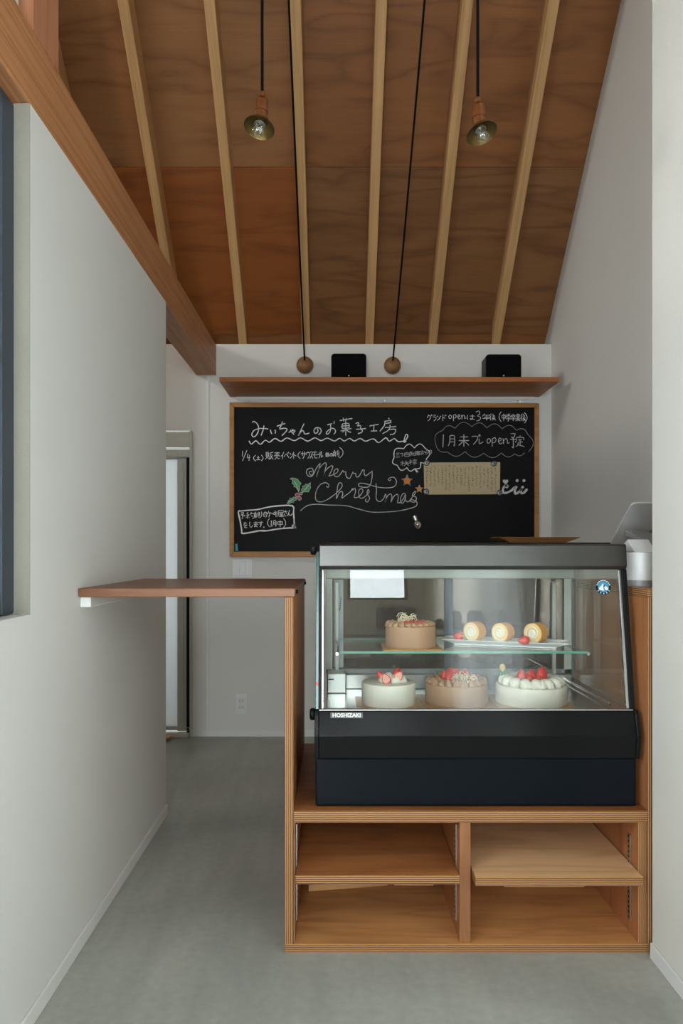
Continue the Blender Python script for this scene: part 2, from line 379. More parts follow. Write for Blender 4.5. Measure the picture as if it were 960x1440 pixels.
# ------------------------------------------------------------------ setting
XL, XR, XP = -0.70, 1.262, 0.846        # left wall face, right wall face, near right wall face
D1, YB, YE = 1.963, 4.25, 2.99          # counter front, back wall, end of the left wall
SL = 1.016                              # roof pitch (rise per metre)
RZ = lambda y: 2.298+(YB-y)*SL          # underside of the rafters
PZ = lambda y: RZ(y)+0.165              # underside of the plywood
RIDGE = 1.93
struct('floor', MB().box(-2.5, 1.5, -2.2, 5.4, -0.12, 0.0), M['concrete'])
wl = MB()
wl.box(XL-0.117, XL, 1.664, YE, 0, 2.114)                 # beside the window, to the passage
wl.box(XL-0.117, XL, -2.1, 1.664, 0, 0.943)               # under the window
wl.box(XL-0.117, XL, -2.1, -0.5, 0.943, 2.114)
wl.box(XL-0.117, XL-0.03, -2.1, 1.67, 2.294, 5.0)         # above the beam
struct('wall_left', wl, M['wall'])
struct('wall_right', MB().box(XR, XR+0.12, 1.94, YB+0.3, 0, 5.0), M['wall'])
wq = MB()                                                  # near right wall: pier beside the counter, then a wall with a curtained window
wq.box(XP, XR+0.12, 1.10, 1.94, 0, 5.0); wq.box(XP, XP+0.10, -2.1, -0.95, 0, 5.0); wq.box(XP, XP+0.10, -0.95, 1.10, 0, 0.25); wq.box(XP, XP+0.10, -0.95, 1.10, 2.05, 5.0)
struct('wall_front_right', wq, M['wall_rough'])
wb = MB()                                                  # back wall with the washroom door opening
DX0, DX1, DZ = -1.75, -0.845, 1.795
wb.box(DX1, XR+0.12, YB, YB+0.10, 0, 2.298); wb.box(-2.5, DX0, YB, YB+0.10, 0, 2.298); wb.box(DX0, DX1, YB, YB+0.10, DZ, 2.298)
struct('wall_back', wb, M['wall'])
struct('wall_back_upper', MB().box(-2.5, XR+0.12, YB+0.14, YB+0.2, 2.0, 2.6), M['wall'])
wf = MB()                                                  # gable wall of the side room, clerestory left open
wf.box(-2.5, -2.4, 1.9, 4.4, 0, 2.72); wf.box(-2.5, -2.4, 1.9, 4.4, 3.28, 5.0); wf.box(-2.5, -2.4, 1.9, 2.25, 2.72, 3.28); wf.box(-2.5, -2.4, 3.25, 4.4, 2.72, 3.28)
struct('wall_far_left', wf, M['wall'])
struct('wall_side_room', MB().box(-2.4, XL-0.117, 1.86, 1.92, 0, 5.0), M['wall'])
wr = MB()                                                  # wall behind the camera: entrance and transom openings
wr.box(-0.82, -0.62, -2.1, -2.0, 0, 5); wr.box(-0.62, -0.04, -2.1, -2.0, 2.08, 5); wr.box(-0.04, 0.10, -2.1, -2.0, 0, 5)
wr.box(0.10, 0.62, -2.1, -2.0, 0, 1.93); wr.box(0.10, 0.62, -2.1, -2.0, 2.51, 5); wr.box(0.62, 0.85, -2.1, -2.0, 0, 5)
struct('wall_rear', wr, M['wall'])
ww = MB(); ww.box(-2.0, -0.6, 5.3, 5.4, 0, 2.1); ww.box(-2.1, -2.0, 4.35, 5.4, 0, 2.1); ww.box(-0.6, -0.5, 4.35, 5.4, 0, 2.1); ww.box(-2.1, -0.5, 4.35, 5.4, 2.1, 2.15)
struct('wall_washroom', ww, M['wall'])

ce = MB()                                                  # roof deck
def slab(mb, x0, x1, ya, yb, lo, hi, mi=0):                # ya nearer than yb, both follow the pitch
    return mb.hexa([(x0, ya, lo(ya)), (x1, ya, lo(ya)), (x0, yb, lo(yb)), (x1, yb, lo(yb)), (x0, ya, hi(ya)), (x1, ya, hi(ya)), (x0, yb, hi(yb)), (x1, yb, hi(yb))], mi)
slab(ce, -2.5, 1.5, RIDGE, 4.5, lambda y: PZ(y)+0.014, lambda y: PZ(y)+0.1)
RR = lambda y: PZ(RIDGE)+0.014-(RIDGE-y)*0.40
slab(ce, -2.5, 1.5, -2.2, RIDGE, RR, lambda y: RR(y)+0.1)
ceiling = struct('ceiling', ce, M['lauan'][1])
for r, (ya, yb) in enumerate(((3.688, 4.33), (3.05, 3.684), (2.412, 3.046), (RIDGE, 2.408))):
    for c, (x0, x1) in enumerate(((-2.4, -1.988), (-1.984, -0.168), (-0.164, 1.261))):
        mat = M['lauan'][[2, 2, 3][c] if r == 0 else [0, 0, 1][c]]
        p = struct('plywood_panel', slab(MB(), x0, x1, ya, yb, PZ, lambda y: PZ(y)+0.012), mat, 0.001, ceiling)
for k in range(7):
    x0 = -0.938+0.3706*(k-1)
    struct('rafter', slab(MB(), x0, x0+0.047, RIDGE, YB+0.012, RZ, lambda y: PZ(y)-0.001), M['rafter'], 0.002, ceiling)
struct('baseboard_left', MB().box(XL, XL+0.007, -2.0, YE, 0, 0.042), M['trim'], 0.002)
struct('baseboard_right', MB().box(XP-0.007, XP, -2.0, 1.94, 0, 0.042), M['trim'], 0.002)
struct('baseboard_back', MB().box(-0.845, XR, YB-0.008, YB, 0, 0.04), M['trim'], 0.002)
struct('baseboard_end', MB().box(XL-0.117, XL+0.007, YE, YE+0.007, 0, 0.042), M['trim'], 0.002)
struct('trim_2', MB().box(XL-0.037, XL-0.0005, 1.661, 1.664, 0.943, 2.114), M['shaded_sand'])  # reveal lining beside the window; its shade is in the colour
struct('trim_1', MB().box(-0.758, -0.742, YB-0.006, YB, 0.04, 2.11), M['trim'], 0.002)

# structural timber
tag(MB().box(XL-0.117, XL, -1.98, YB-0.001, 2.116, 2.294).build('timber_beam', M['beam'], bevel=0.003), 'long reddish fir beam running above the left wall to the back wall', 'beam')
tag(MB().box(XL-0.105, XL, 1.68, 1.835, 2.295, 4.6).build('timber_post', M['post'], bevel=0.003), 'upright fir post standing on the beam at the top left corner', 'post')
tag(MB().box(-2.38, 1.25, 1.87, 2.0, 4.40, 4.64).build('ridge_beam', M['beam'], bevel=0.003), 'ridge beam under the roof peak, above the frame', 'beam')

# window beside the camera
w1 = MB(); X0, X1 = XL-0.10, XL-0.037
w1.box(X0, X1, 1.600, 1.664, 0.945, 2.112); w1.box(X0, X1, -0.5, -0.436, 0.945, 2.112); w1.box(X0, X1, -0.436, 1.60, 0.945, 0.985); w1.box(X0, X1, -0.436, 1.60, 2.07, 2.112)
win1 = struct('window_1', w1, M['navy_frame'], 0.003)
sash = MB(); sash.box(X0+0.015, X1-0.012, 1.545, 1.60, 0.985, 2.07); sash.box(X0+0.015, X1-0.012, 0.55, 0.60, 0.985, 2.07); sash.box(X0+0.015, X1-0.012, 0.60, 1.545, 0.985, 1.03)
sash.box(X0+0.015, X1-0.012, 0.60, 1.545, 2.03, 2.07)
struct('window_sash', sash, M['navy_frame'], 0.002, win1)
struct('window_latch', MB().box(X1-0.012, X1+0.004, 1.556, 1.585, 1.50, 1.535), M['black_plastic'], 0.003, win1)
struct('window_pane', MB().box(X0+0.03, X0+0.036, -0.436, 1.60, 0.985, 2.07), M['window_glass'], 0, win1)
w2 = MB()
for x0, x1 in ((0.10, 0.125), (0.595, 0.62)): w2.box(x0, x1, -2.08, -2.02, 1.93, 2.51)
w2.box(0.125, 0.595, -2.08, -2.02, 1.93, 1.955); w2.box(0.125, 0.595, -2.08, -2.02, 2.485, 2.51)
win2 = struct('window_2', w2, M['navy_frame'], 0.002)
struct('window_pane', MB().box(0.125, 0.595, -2.055, -2.049, 1.955, 2.485), M['window_glass'], 0, win2)
w3 = MB(); w3.box(-2.48, -2.42, 2.25, 2.29, 2.72, 3.28); w3.box(-2.48, -2.42, 3.21, 3.25, 2.72, 3.28); w3.box(-2.48, -2.42, 2.29, 3.21, 2.72, 2.75); w3.box(-2.48, -2.42, 2.29, 3.21, 3.25, 3.28)
win3 = struct('window_3', w3, M['navy_frame'], 0.002)
struct('window_pane', MB().box(-2.455, -2.449, 2.29, 3.21, 2.75, 3.25), M['window_glass'], 0, win3)
w4 = MB(); w4.box(XP+0.03, XP+0.08, -0.95, -0.90, 0.25, 2.05); w4.box(XP+0.03, XP+0.08, 1.05, 1.10, 0.25, 2.05); w4.box(XP+0.03, XP+0.08, -0.90, 1.05, 0.25, 0.29); w4.box(XP+0.03, XP+0.08, -0.90, 1.05, 2.01, 2.05); w4.box(XP+0.03, XP+0.08, 0.05, 0.10, 0.29, 2.01)
win4 = struct('window_4', w4, M['navy_frame'], 0.002)
struct('window_pane', MB().box(XP+0.05, XP+0.056, -0.90, 1.05, 0.29, 2.01), M['window_glass'], 0, win4)
cur = MB(); nn = 150                                        # sheer curtain hanging in folds before that window
def cpt(i, off): 
    yy = -1.0+2.42*i/nn; return (XP-0.045+0.018*math.sin(i*0.75)+0.008*math.sin(i*0.31+1)+off, yy)
vv = []
for z in (0.06, 2.12):
    for off in (0.0, 0.0012): vv += [cpt(i, off)+(z,) for i in range(nn+1)]
m_ = nn+1
ff = [(i, i+1, 2*m_+i+1, 2*m_+i) for i in range(nn)]+[(m_+i+1, m_+i, 3*m_+i, 3*m_+i+1) for i in range(nn)]
cur.poly(vv, ff)
ct = tag(cur.build('sheer_curtain', M['sheer'], None, 'all'), 'white sheer curtain hanging before the near right window', 'curtain')
d2 = MB(); d2.box(-0.62, -0.56, -2.08, -2.02, 0, 2.08); d2.box(-0.10, -0.04, -2.08, -2.02, 0, 2.08); d2.box(-0.56, -0.10, -2.08, -2.02, 0, 0.1); d2.box(-0.56, -0.10, -2.08, -2.02, 2.0, 2.08)
dr2 = struct('door_2', d2, M['navy_frame'], 0.003)
struct('door_pane', MB().box(-0.56, -0.10, -2.055, -2.049, 0.1, 2.0), M['window_glass'], 0, dr2)

# washroom folding door in the back wall
px = lambda x: (x-CX)*YB/F
pz = lambda y: H-(y-CY)*YB/F
fr = MB()
fr.box(px(266.8), px(270.5), YB-0.012, YB+0.06, 0.0, pz(606)); fr.box(DX0, DX0+0.03, YB-0.012, YB+0.06, 0.0, pz(606))
dr1 = struct('door_1', fr, M['alu_grey'], 0.002)
struct('transom_panel', MB().box(DX0+0.03, px(266.8), YB-0.004, YB+0.03, pz(629), pz(607.5)), M['alu_grey'], 0.002, dr1)
hd = struct('door_header', MB().box(DX0+0.03, px(266.8), YB-0.014, YB+0.05, pz(643), pz(633)), M['alu_grey'], 0.003, dr1)
mk = MB(); mk.box(px(250.4), px(251.8), YB-0.0148, YB-0.0138, pz(639.8), pz(638.4))
for i in range(4): mk.box(px(254+i*1.2), px(254.8+i*1.2), YB-0.0148, YB-0.0138, pz(639.4), pz(638.6))
struct('maker_mark', mk, M['grey_plastic'], 0, dr1)
leaf = MB(); leaf.box(px(249), px(262), YB+0.004, YB+0.035, 0.03, pz(643.5)); leaf.box(DX0+0.03, px(249), YB+0.006, YB+0.033, 0.035, pz(1022)); leaf.box(DX0+0.03, px(249), YB+0.006, YB+0.033, pz(645.5), pz(643.5))
leaf.box(px(256), px(258), YB-0.004, YB+0.004, pz(1015), pz(651))
struct('door_stile', leaf, M['alu_grey'], 0.002, dr1)
struct('frosted_pane', MB().box(DX0+0.03, px(249), YB+0.016, YB+0.022, pz(1022), pz(645.5)), M['frosted'], 0, dr1)
struct('rubber_seal', MB().box(px(262), px(266.6), YB+0.002, YB+0.04, 0.02, pz(643.5)), M['black_plastic'], 0, dr1)
struct('door_sill', MB().box(DX0, px(266), YB-0.02, YB+0.06, 0.0, 0.022), M['trim'], 0.002, dr1)
hk = [(px(264.5)+0.010*math.cos(a), YB-0.008, 0.045+0.009*math.sin(a)) for a in [i*0.5 for i in range(11)]]
struct('hinge_clip', MB().tube(hk, 0.003, 6), M['chrome'], 0, dr1)

# ------------------------------------------------------------------ counter joinery
S1 = D1/F                                   # metres per pixel at the counter front
qx = lambda x: (x-CX)*S1
qz = lambda y: H-(y-CY)*S1
UY0, UY1 = D1, 2.65
un = thing('display_counter', ((qx(400)+qx(917))/2, (UY0+UY1)/2, 0), 'plywood display counter with four open compartments carrying the black showcase', 'counter')
board('bottom_board', (qx(400), qx(911), UY0, UY1, 0.0, qz(1328)), M['unit_mid'], M['edge_z'], 'z', un)
board('end_panel', (qx(400), qx(412.5), UY0, UY1, qz(1328), 0.963), M['unit_side'], M['edge_x'], 'x', un)
board('side_panel', (qx(898), qx(910.5), UY0+0.004, UY1, qz(1328), 0.353), M['unit_side'], M['edge_x'], 'x', un)
board('side_panel', (qx(412.6), qx(414.5), UY0+0.012, UY1, qz(1328), 0.353), M['unit_side'], M['edge_x'], 'x', un)
board('divider', (qx(646.5), qx(662), UY0+0.006, UY1, qz(1328), 0.353), M['unit_side'], M['board_red'], 'x', un)
board('top_board', (qx(412.6), qx(910.5), UY0, UY1, 0.353, 0.385), M['shelf_wood'], M['edge_z'], 'z', un)
board('back_panel', (qx(414.5), qx(898), 2.62, UY1-0.002, qz(1328), 0.353), M['unit_wood'], M['edge_z'], 'y', un)
sh = board('shelf', (qx(415.2), qx(645.8), UY0-0.004, 2.60, 0.188, 0.2115), M['unit_wood'], M['edge_z'], 'z', un); sh['label'] = 'darker shelf board on the left'
sh = board('shelf', (0.3705, 0.8165, 1.926, 2.56, 0.1985, 0.2225), M['unit_pale'], M['edge_z'], 'z', un); sh['label'] = 'paler shelf board pulled slightly forward'
def standard(x, sgn, y, z0, z1):            # slotted shelf rail
    mb = MB().box(min(x, x+sgn*0.004), max(x, x+sgn*0.004), y, y+0.017, z0, z1)
    o = mb.build('shelf_rail', M['steel'], un, bevel=0.0006, seg=1)
    sl = MB(); n = int((z1-z0)/0.014)
    for i in range(n): sl.box(min(x+sgn*0.0041, x+sgn*0.0048), max(x+sgn*0.0041, x+sgn*0.0048), y+0.005, y+0.011, z0+0.006+i*0.014, z0+0.010+i*0.014)
    sl.build('slots', M['black_plastic'], o)
standard(qx(898), -1, 2.013, 0.062, 0.30); standard(qx(414.5), 1, 2.013, 0.062, 0.33); standard(qx(646.5), -1, 2.013, 0.062, 0.33); standard(qx(662), 1, 2.013, 0.062, 0.33)
tag(MB().hexa([(-0.085, 2.262, 0.0262), (0.165, 2.30, 0.0262), (-0.085, 2.40, 0.0262), (0.165, 2.42, 0.0262), (-0.085, 2.262, 0.046), (0.165, 2.30, 0.046), (-0.085, 2.40, 0.046), (0.165, 2.42, 0.046)]).build('spare_board', M['cardboard'], bevel=0.001),
    'flat spare wood offcut lying in the lower left compartment', 'board')
tag(MB().box(0.185, 0.31, 2.30, 2.42, 0.0262, 0.042).build('spare_board', M['cardboard'], bevel=0.001), 'smaller wood offcut beside the divider in the lower left compartment', 'board')
tag(MB().box(0.53, 0.785, 2.29, 2.44, 0.0262, 0.044).build('spare_board', M['cardboard'], bevel=0.001), 'thin wood offcut lying in the lower right compartment', 'board')

# flap over the passage
fl = thing('counter_flap', (-0.42, 2.3, 0.963), 'reddish plywood counter flap bridging the passage to the left wall', 'counter')
board('flap_top', (XL+0.002, qx(414.5), UY0+0.003, UY1, 0.9635, 0.987), M['flap_wood'], M['flap_wood'], 'z', fl, 0.002)
xe = qx(414.5)
for yy in (2.02, 2.56):
    MB().lathe([(0.0, 0), (0.006, 0.0), (0.006, 0.004), (0.003, 0.006), (0, 0.006)], (xe, yy, 0.975), (1, 0, 0), 12).build('bumper', M['black_plastic'], fl, 'all')
tag(MB().box(XL+0.001, XL+0.030, 1.985, 2.62, 0.934, 0.9625).build('wall_cleat', M['trim'], bevel=0.002), 'white painted cleat on the left wall under the flap', 'cleat')

# register counter at the right, behind the near wall
rc = thing('register_counter', (1.05, 2.3, 0), 'high narrow plywood side counter to the right of the showcase', 'counter')
board('side_panel', (qx(911), qx(917.2), 1.966, UY1, 0.0, 0.962), M['unit_side'], M['edge_x'], 'x', rc)
board('top_board', (qx(911), XR-0.002, 1.966, UY1, 0.9625, 0.986), M['unit_wood'], M['edge_z'], 'z', rc)

# ------------------------------------------------------------------ refrigerated showcase
KX0, KX1 = -0.056, 0.826
case = thing('showcase', (0.385, 2.25, 0.3852), 'black refrigerated glass showcase full of cakes on the plywood counter', 'showcase')
MB().box(KX0, KX1, 1.994, 2.52, 0.3854, 0.5205).build('base', M['case_navy'], case, bevel=0.006)
lip = [(1.982, 0.522), (1.972, 0.585), (1.992, 0.648), (2.03, 0.648), (2.03, 0.522)]
MB().extrude_x(lip, KX0+0.010, KX1-0.008).build('front_fascia', M['case_black'], case, bevel=0.001, seg=1)
cap = [(1.980, 0.521), (1.969, 0.585), (1.985, 0.640), (1.992, 0.651), (2.05, 0.651), (2.05, 0.521)]
for a, b in ((KX0-0.002, KX0+0.0095), (KX1-0.0075, KX1+0.004)): MB().extrude_x(cap, a, b).build('end_cap', M['black_plastic'], case, bevel=0.002)
MB().box(KX0+0.010, KX1-0.008, 1.995, 2.012, 0.6485, 0.653).build('sill_trim', M['steel'], case, bevel=0.001, seg=1)
GY0, GZ0, GY1, GZ1 = 2.003, 0.653, 2.062, 1.036
def slope_y(z): return GY0+(GY1-GY0)*(z-GZ0)/(GZ1-GZ0)
def slant(name, x0, x1, dy0, dy1, mat, z0=GZ0, z1=GZ1, bevel=0.0):
    a, b = slope_y(z0), slope_y(z1)
    return MB().hexa([(x0, a+dy0, z0), (x1, a+dy0, z0), (x0, a+dy1, z0), (x1, a+dy1, z0), (x0, b+dy0, z1), (x1, b+dy0, z1), (x0, b+dy1, z1), (x1, b+dy1, z1)]).build(name, mat, case, bevel=bevel, seg=1)
slant('front_glass', -0.033, 0.8015, 0.0, 0.004, M['glass'])
slant('chrome_strip', 0.802, 0.8105, -0.002, 0.012, M['chrome'], bevel=0.002)
slant('chrome_strip', -0.0405, -0.0335, -0.002, 0.012, M['chrome'], bevel=0.002)
slant('corner_post', 0.811, 0.8255, -0.003, 0.03, M['black_plastic'], z0=0.6515, bevel=0.002)
slant('corner_post', -0.0468, -0.0408, -0.003, 0.03, M['black_plastic'], z0=0.6515, bevel=0.001)
side = [(GY0+0.0, 0.6515), (GY1+0.0, 1.036), (2.505, 1.036), (2.505, 0.6515)]
def pane_x(name, x0, x1, edge):
    mb = MB().extrude_x([(y+0.031, z) if i < 2 else (y, z) for i, (y, z) in enumerate(side)], x0, x1)
    me = mb.mesh(name, [M['glass'], edge]); me.polygons.foreach_set('material_index', [0 if abs(p.normal.x) > 0.8 else 1 for p in me.polygons])
    return put(name, me, case)
pane_x('side_glass', 0.812, 0.818, M['green_edge']); pane_x('side_glass', -0.0455, -0.0415, M['green_edge'])
slant('glass_edge', KX0, -0.0472, -0.001, 0.006, M['teal'], z0=0.6515, z1=1.085, bevel=0.001)
slant('red_mark', KX0+0.001, -0.048, -0.0018, 0.0, M['berry'], z0=0.716, z1=0.724)
hood = [(2.046, 1.046), (2.052, 1.104), (2.058, 1.1085), (2.515, 1.1085), (2.515, 1.036), (2.054, 1.036)]
MB().extrude_x(hood, -0.0465, 0.8215).build('hood', M['case_hood'], case, bevel=0.002)
MB().box(-0.03, 0.79, 2.085, 2.50, 1.109, 1.1125).build('top_mat', M['black_plastic'], case, bevel=0.001, seg=1)
for y, z in ((2.075, 1.093), (2.012, 0.636)):
    MB().lathe([(0.0, 0), (0.010, 0.0), (0.016, 0.004), (0.017, 0.012), (0.013, 0.017), (0, 0.018)], (KX0+0.001, y, z), (-1, 0, 0), 20).build('knob', M['black_plastic'], case, 'all')
# interior
MB().box(-0.03, 0.80, 2.035, 2.49, 0.606, 0.6195).build('deck', M['steel'], case, bevel=0.001, seg=1)
MB().box(-0.03, 0.80, 2.462, 2.49, 0.62, 0.668).build('air_duct', M['steel'], case, bevel=0.002)
MB().box(-0.028, 0.034, 2.385, 2.455, 0.6198, 0.685).build('fan_cover', M['steel'], case, bevel=0.003)
MB().box(-0.024, -0.006, 2.3838, 2.3849, 0.664, 0.668).build('fan_slot', M['black_plastic'], case)
for x0, x1 in ((-0.033, -0.012), (0.372, 0.400), (0.780, 0.805)): MB().box(x0, x1, 2.478, 2.496, 0.669, 1.035).build('door_stile', M['alu_grey'] if x0 < 0 or x0 > 0.7 else M['navy_frame'], case, bevel=0.001, seg=1)
MB().box(-0.033, 0.805, 2.478, 2.496, 0.669, 0.685).build('door_rail', M['grey_plastic'], case, bevel=0.001, seg=1)
MB().box(-0.033, 0.805, 2.44, 2.496, 0.995, 1.035).build('lamp_housing', M['alu_grey'], case, bevel=0.004)
MB().box(-0.012, 0.386, 2.488, 2.492, 0.685, 0.995).build('door_glass', M['back_glass'], case)
MB().box(0.386, 0.780, 2.482, 2.486, 0.685, 0.995).build('door_glass', M['back_glass'], case)
sg = MB().box(0.012, 0.734, 2.12, 2.44, 0.788, 0.795).mesh('glass_shelf', [M['shelf_glass'], M['green_edge']], False, 0.0006, 1)
sg.polygons.foreach_set('material_index', [0 if abs(p.normal.z) > 0.8 else 1 for p in sg.polygons]); put('glass_shelf', sg, case)
for x in (0.004, 0.742):
    MB().tube([(x, 2.13, 0.786), (x, 2.475, 0.786)], 0.005, 8).build('shelf_bracket', M['chrome'], case, True)
    MB().box(x-0.006, x+0.006, 2.465, 2.477, 0.63, 0.98).build('shelf_rail', M['alu_grey'], case, bevel=0.001, seg=1)
for z in (0.64, 0.655): MB().tube([(0.775, 2.05, z), (0.775, 2.46, z)], 0.004, 8).build('guard_rail', M['chrome'], case, True)
lamp = bpy.data.lights.new('showcase_fill', 'AREA'); lamp.shape = 'RECTANGLE'; lamp.size = 0.76; lamp.size_y = 0.02; lamp.energy = 0.3; lamp.color = (1.0, 0.95, 0.86)  # weak fill light added over the cakes; no lit lamp seen here
lo = bpy.data.objects.new('showcase_fill', lamp); C.objects.link(lo); lo.parent = case; lo.location = Vector((0.385, 2.085, 1.031))-BASE[case.name]
# lettering plate, round badge, air arrow
def text_mesh(txt, size, name, extrude=0.0003):
    cu = bpy.data.curves.new(name, 'FONT'); cu.body = txt; cu.size = size; cu.extrude = extrude; cu.align_x = 'CENTER'; cu.align_y = 'CENTER'; cu.resolution_u = 2; cu.offset = size*0.02
    o = bpy.data.objects.new(name, cu); C.objects.link(o)
    dg = bpy.context.evaluated_depsgraph_get(); me = bpy.data.meshes.new_from_object(o.evaluated_get(dg))
    bpy.data.objects.remove(o); return me
py = 1.9895; tilt = math.atan2(0.020, 0.063)
pl = MB().hexa([(-0.015, 1.9844, 0.631), (0.074, 1.9844, 0.631), (-0.015, 1.9880, 0.631), (0.074, 1.9880, 0.631), (-0.015, 1.9890, 0.6455), (0.074, 1.9890, 0.6455), (-0.015, 1.9922, 0.6455), (0.074, 1.9922, 0.6455)]).build('name_plate', M['plate_grey'], case, bevel=0.0004, seg=1)
tm = text_mesh('HOSHIZAKI', 0.0150, 'lettering'); tm.materials.clear(); tm.materials.append(M['porcelain'])
tm.transform(Matrix.Translation((0.0295, 1.9862, 0.6383)) @ Matrix.Rotation(PI/2-tilt, 4, 'X')); tm.transform(Matrix.Translation(-BASE[case.name]))
to = bpy.data.objects.new('lettering', tm); C.objects.link(to); to.parent = pl
gt = math.atan2(GY1-GY0, GZ1-GZ0)
bc = P(848, 825.5, slope_y(0.985)-0.0004)
def on_glass(me):
    me.transform(Matrix.Translation(Vector((bc.x, slope_y(bc.z)-0.0004, bc.z))) @ Matrix.Rotation(PI/2-gt, 4, 'X')); return me
def disc_mesh(name, r, z0, z1, mat, n=32): return MB().lathe([(0, z0), (r, z0), (r, z1), (0, z1)], n=n).mesh(name, [mat])
bg = put('round_badge', on_glass(disc_mesh('round_badge', 0.0215, 0, 0.0006, M['black_plastic'])), case)
def under(o, parent): o.parent = parent; return o
put('badge_field', on_glass(disc_mesh('badge_field', 0.0155, 0.0006, 0.0010, M['blue_badge'])), bg)
mt = MB(); shape = [(-0.0135, -0.007), (-0.011, 0.0), (-0.006, 0.003), (-0.003, 0.008), (0.0, 0.0105), (0.0025, 0.006), (0.003, -0.001), (0.007, 0.003), (0.012, -0.002), (0.0135, -0.007), (0.008, -0.010), (0.004, -0.006), (0.001, -0.0105), (-0.006, -0.0095)]
n = len(shape); mt.poly([(x, y, 0.0010) for x, y in shape]+[(x, y, 0.0014) for x, y in shape], [tuple(range(n-1, -1, -1)), tuple(range(n, 2*n))]+[(i, (i+1) % n, n+(i+1) % n, n+i) for i in range(n)])
put('badge_emblem', on_glass(mt.mesh('badge_emblem', [M['porcelain']])), bg)
dk = MB().poly([(0.001, 0.0095, 0.00145), (0.003, 0.004, 0.00145), (0.002, -0.004, 0.00145), (0.004, -0.009, 0.00145), (0.0, -0.006, 0.00145), (0.0, 0.003, 0.00145)], [(5, 4, 3, 2, 1, 0)])  # dark mark on the badge emblem
put('badge_dark_mark', on_glass(dk.mesh('badge_dark_mark', [M['black_plastic']])), bg)
dt = MB()
for k in range(9):
    a = math.radians(20+17.5*k); dt.box(0.0186*math.cos(a)-0.0018, 0.0186*math.cos(a)+0.0018, 0.0186*math.sin(a)-0.0016, 0.0186*math.sin(a)+0.0016, 0.0006, 0.0010)
for k in range(5):
    a = math.radians(215+27.5*k); dt.lathe([(0, 0.0006), (0.0017, 0.0006), (0.0017, 0.001), (0, 0.001)], (0.0186*math.cos(a), 0.0186*math.sin(a), 0), n=8)
put('badge_lettering', on_glass(dt.mesh('badge_lettering', [M['porcelain']])), bg)
ar = MB(); A0 = P(476, 850, 2.47)
for r in range(6):
    for s_ in (-1, 1): ar.lathe([(0, 0), (0.0022, 0), (0.0022, 0.0006), (0, 0.0006)], (A0.x+s_*(0.008-0.0006*r), 2.4775, A0.z+0.022-0.0065*r), (0, -1, 0), 8)
ar.extrude_y([(A0.x-0.007, A0.z-0.014), (A0.x+0.007, A0.z-0.014), (A0.x, A0.z-0.026)], 2.4769, 2.4775)
ar.build('airflow_sticker', M['black_plastic'], case)
MB().box(A0.x-0.016, A0.x+0.016, 2.4778, 2.4800, 0.69, 0.99).build('sticker_backing', M['grey_plastic'], case)

# ------------------------------------------------------------------ cakes
def dollop_mesh(name, mat, r, h, lobes=7, twist=0.7):
    prof = [(0.0, 0), (r*0.95, 0.0), (r, h*0.22), (r*0.78, h*0.5), (r*0.42, h*0.76), (r*0.12, h*0.96), (0.0, h)]
    return MB().lathe(prof, n=21, mod=lambda a, i: 1+0.24*math.sin(lobes*a/1.0+twist*i)).mesh(name, [mat], 'all')
def berry_mesh(name, r, h, mat):
    prof = [(0, 0), (r*0.55, 0.02*h), (r*0.92, 0.16*h), (r, 0.34*h), (r*0.86, 0.58*h), (r*0.55, 0.82*h), (r*0.22, 0.97*h), (0, h)]
    return MB().lathe(prof, n=14).mesh(name, [mat], 'all')
def half_berry_mesh(name, r, h):
    prof = [(0, 0), (0.6, 0.04), (0.95, 0.2), (1, 0.38), (0.84, 0.6), (0.5, 0.84), (0.0, 1.0)]
    mb = MB(); n = 9; vs_ = []
    for x, z in prof:
        for k in range(n):
            a = PI*k/(n-1); vs_.append((r*x*math.cos(a), r*0.8*x*math.sin(a), h*z))
    fs = [(i*n+k, i*n+k+1, (i+1)*n+k+1, (i+1)*n+k) for i in range(len(prof)-1) for k in range(n-1)]
    mb.poly(vs_, fs, 0)
    ring = [i*n for i in range(len(prof))]+[i*n+n-1 for i in range(len(prof)-2, 0, -1)]
    mb.poly([vs_[i] for i in ring], [tuple(range(len(ring)))], 0)
    inner = [(vs_[i][0]*0.78, -0.0006, h*0.5+(vs_[i][2]-h*0.5)*0.8) for i in ring]
    mb.poly(inner, [tuple(range(len(ring)))], 1)
    return mb.mesh(name, [M['berry'], M['berry_cut']], True)
def shell_mesh(name, mat, l, r):            # plump oval of piped cream
    prof = [(0, 0), (r*0.5, l*0.05), (r*0.9, l*0.2), (r, l*0.4), (r*0.8, l*0.65), (r*0.4, l*0.88), (0, l)]
    return MB().lathe(prof, n=14, axis=(0, 1, 0)).mesh(name, [mat], 'all')
def curls(mb, c, rad, n, size):
    for i in range(n):
        a = random.random()*2*PI; d = rad*math.sqrt(random.random()); q = Euler((random.random()*3, random.random()*3, random.random()*3)).to_matrix()
        c0 = Vector(c)+Vector((d*math.cos(a), d*math.sin(a), random.random()*size*1.1)); s0 = size*(0.5+random.random()*0.6); tn = 1.2+random.random()*0.5
        mb.tube([c0+q @ Vector((s0*math.cos(2*PI*tn*t/10), s0*math.sin(2*PI*tn*t/10), s0*0.12*t-s0*0.5)) for t in range(11)], 0.0008, 5)
    return mb
def cake_body(parent, c, r, h, mat):
    prof = [(0, 0), (r*0.985, 0.0), (r*1.0, 0.004), (r*1.003, h*0.5), (r, h-0.005), (r*0.985, h-0.001), (r*0.95, h), (0, h)]
    return MB().lathe(prof, c, n=56, mod=lambda a, i: 1+0.004*math.sin(5*a+i)+0.003*math.sin(11*a+2*i)).build('cake_body', mat, parent, True)
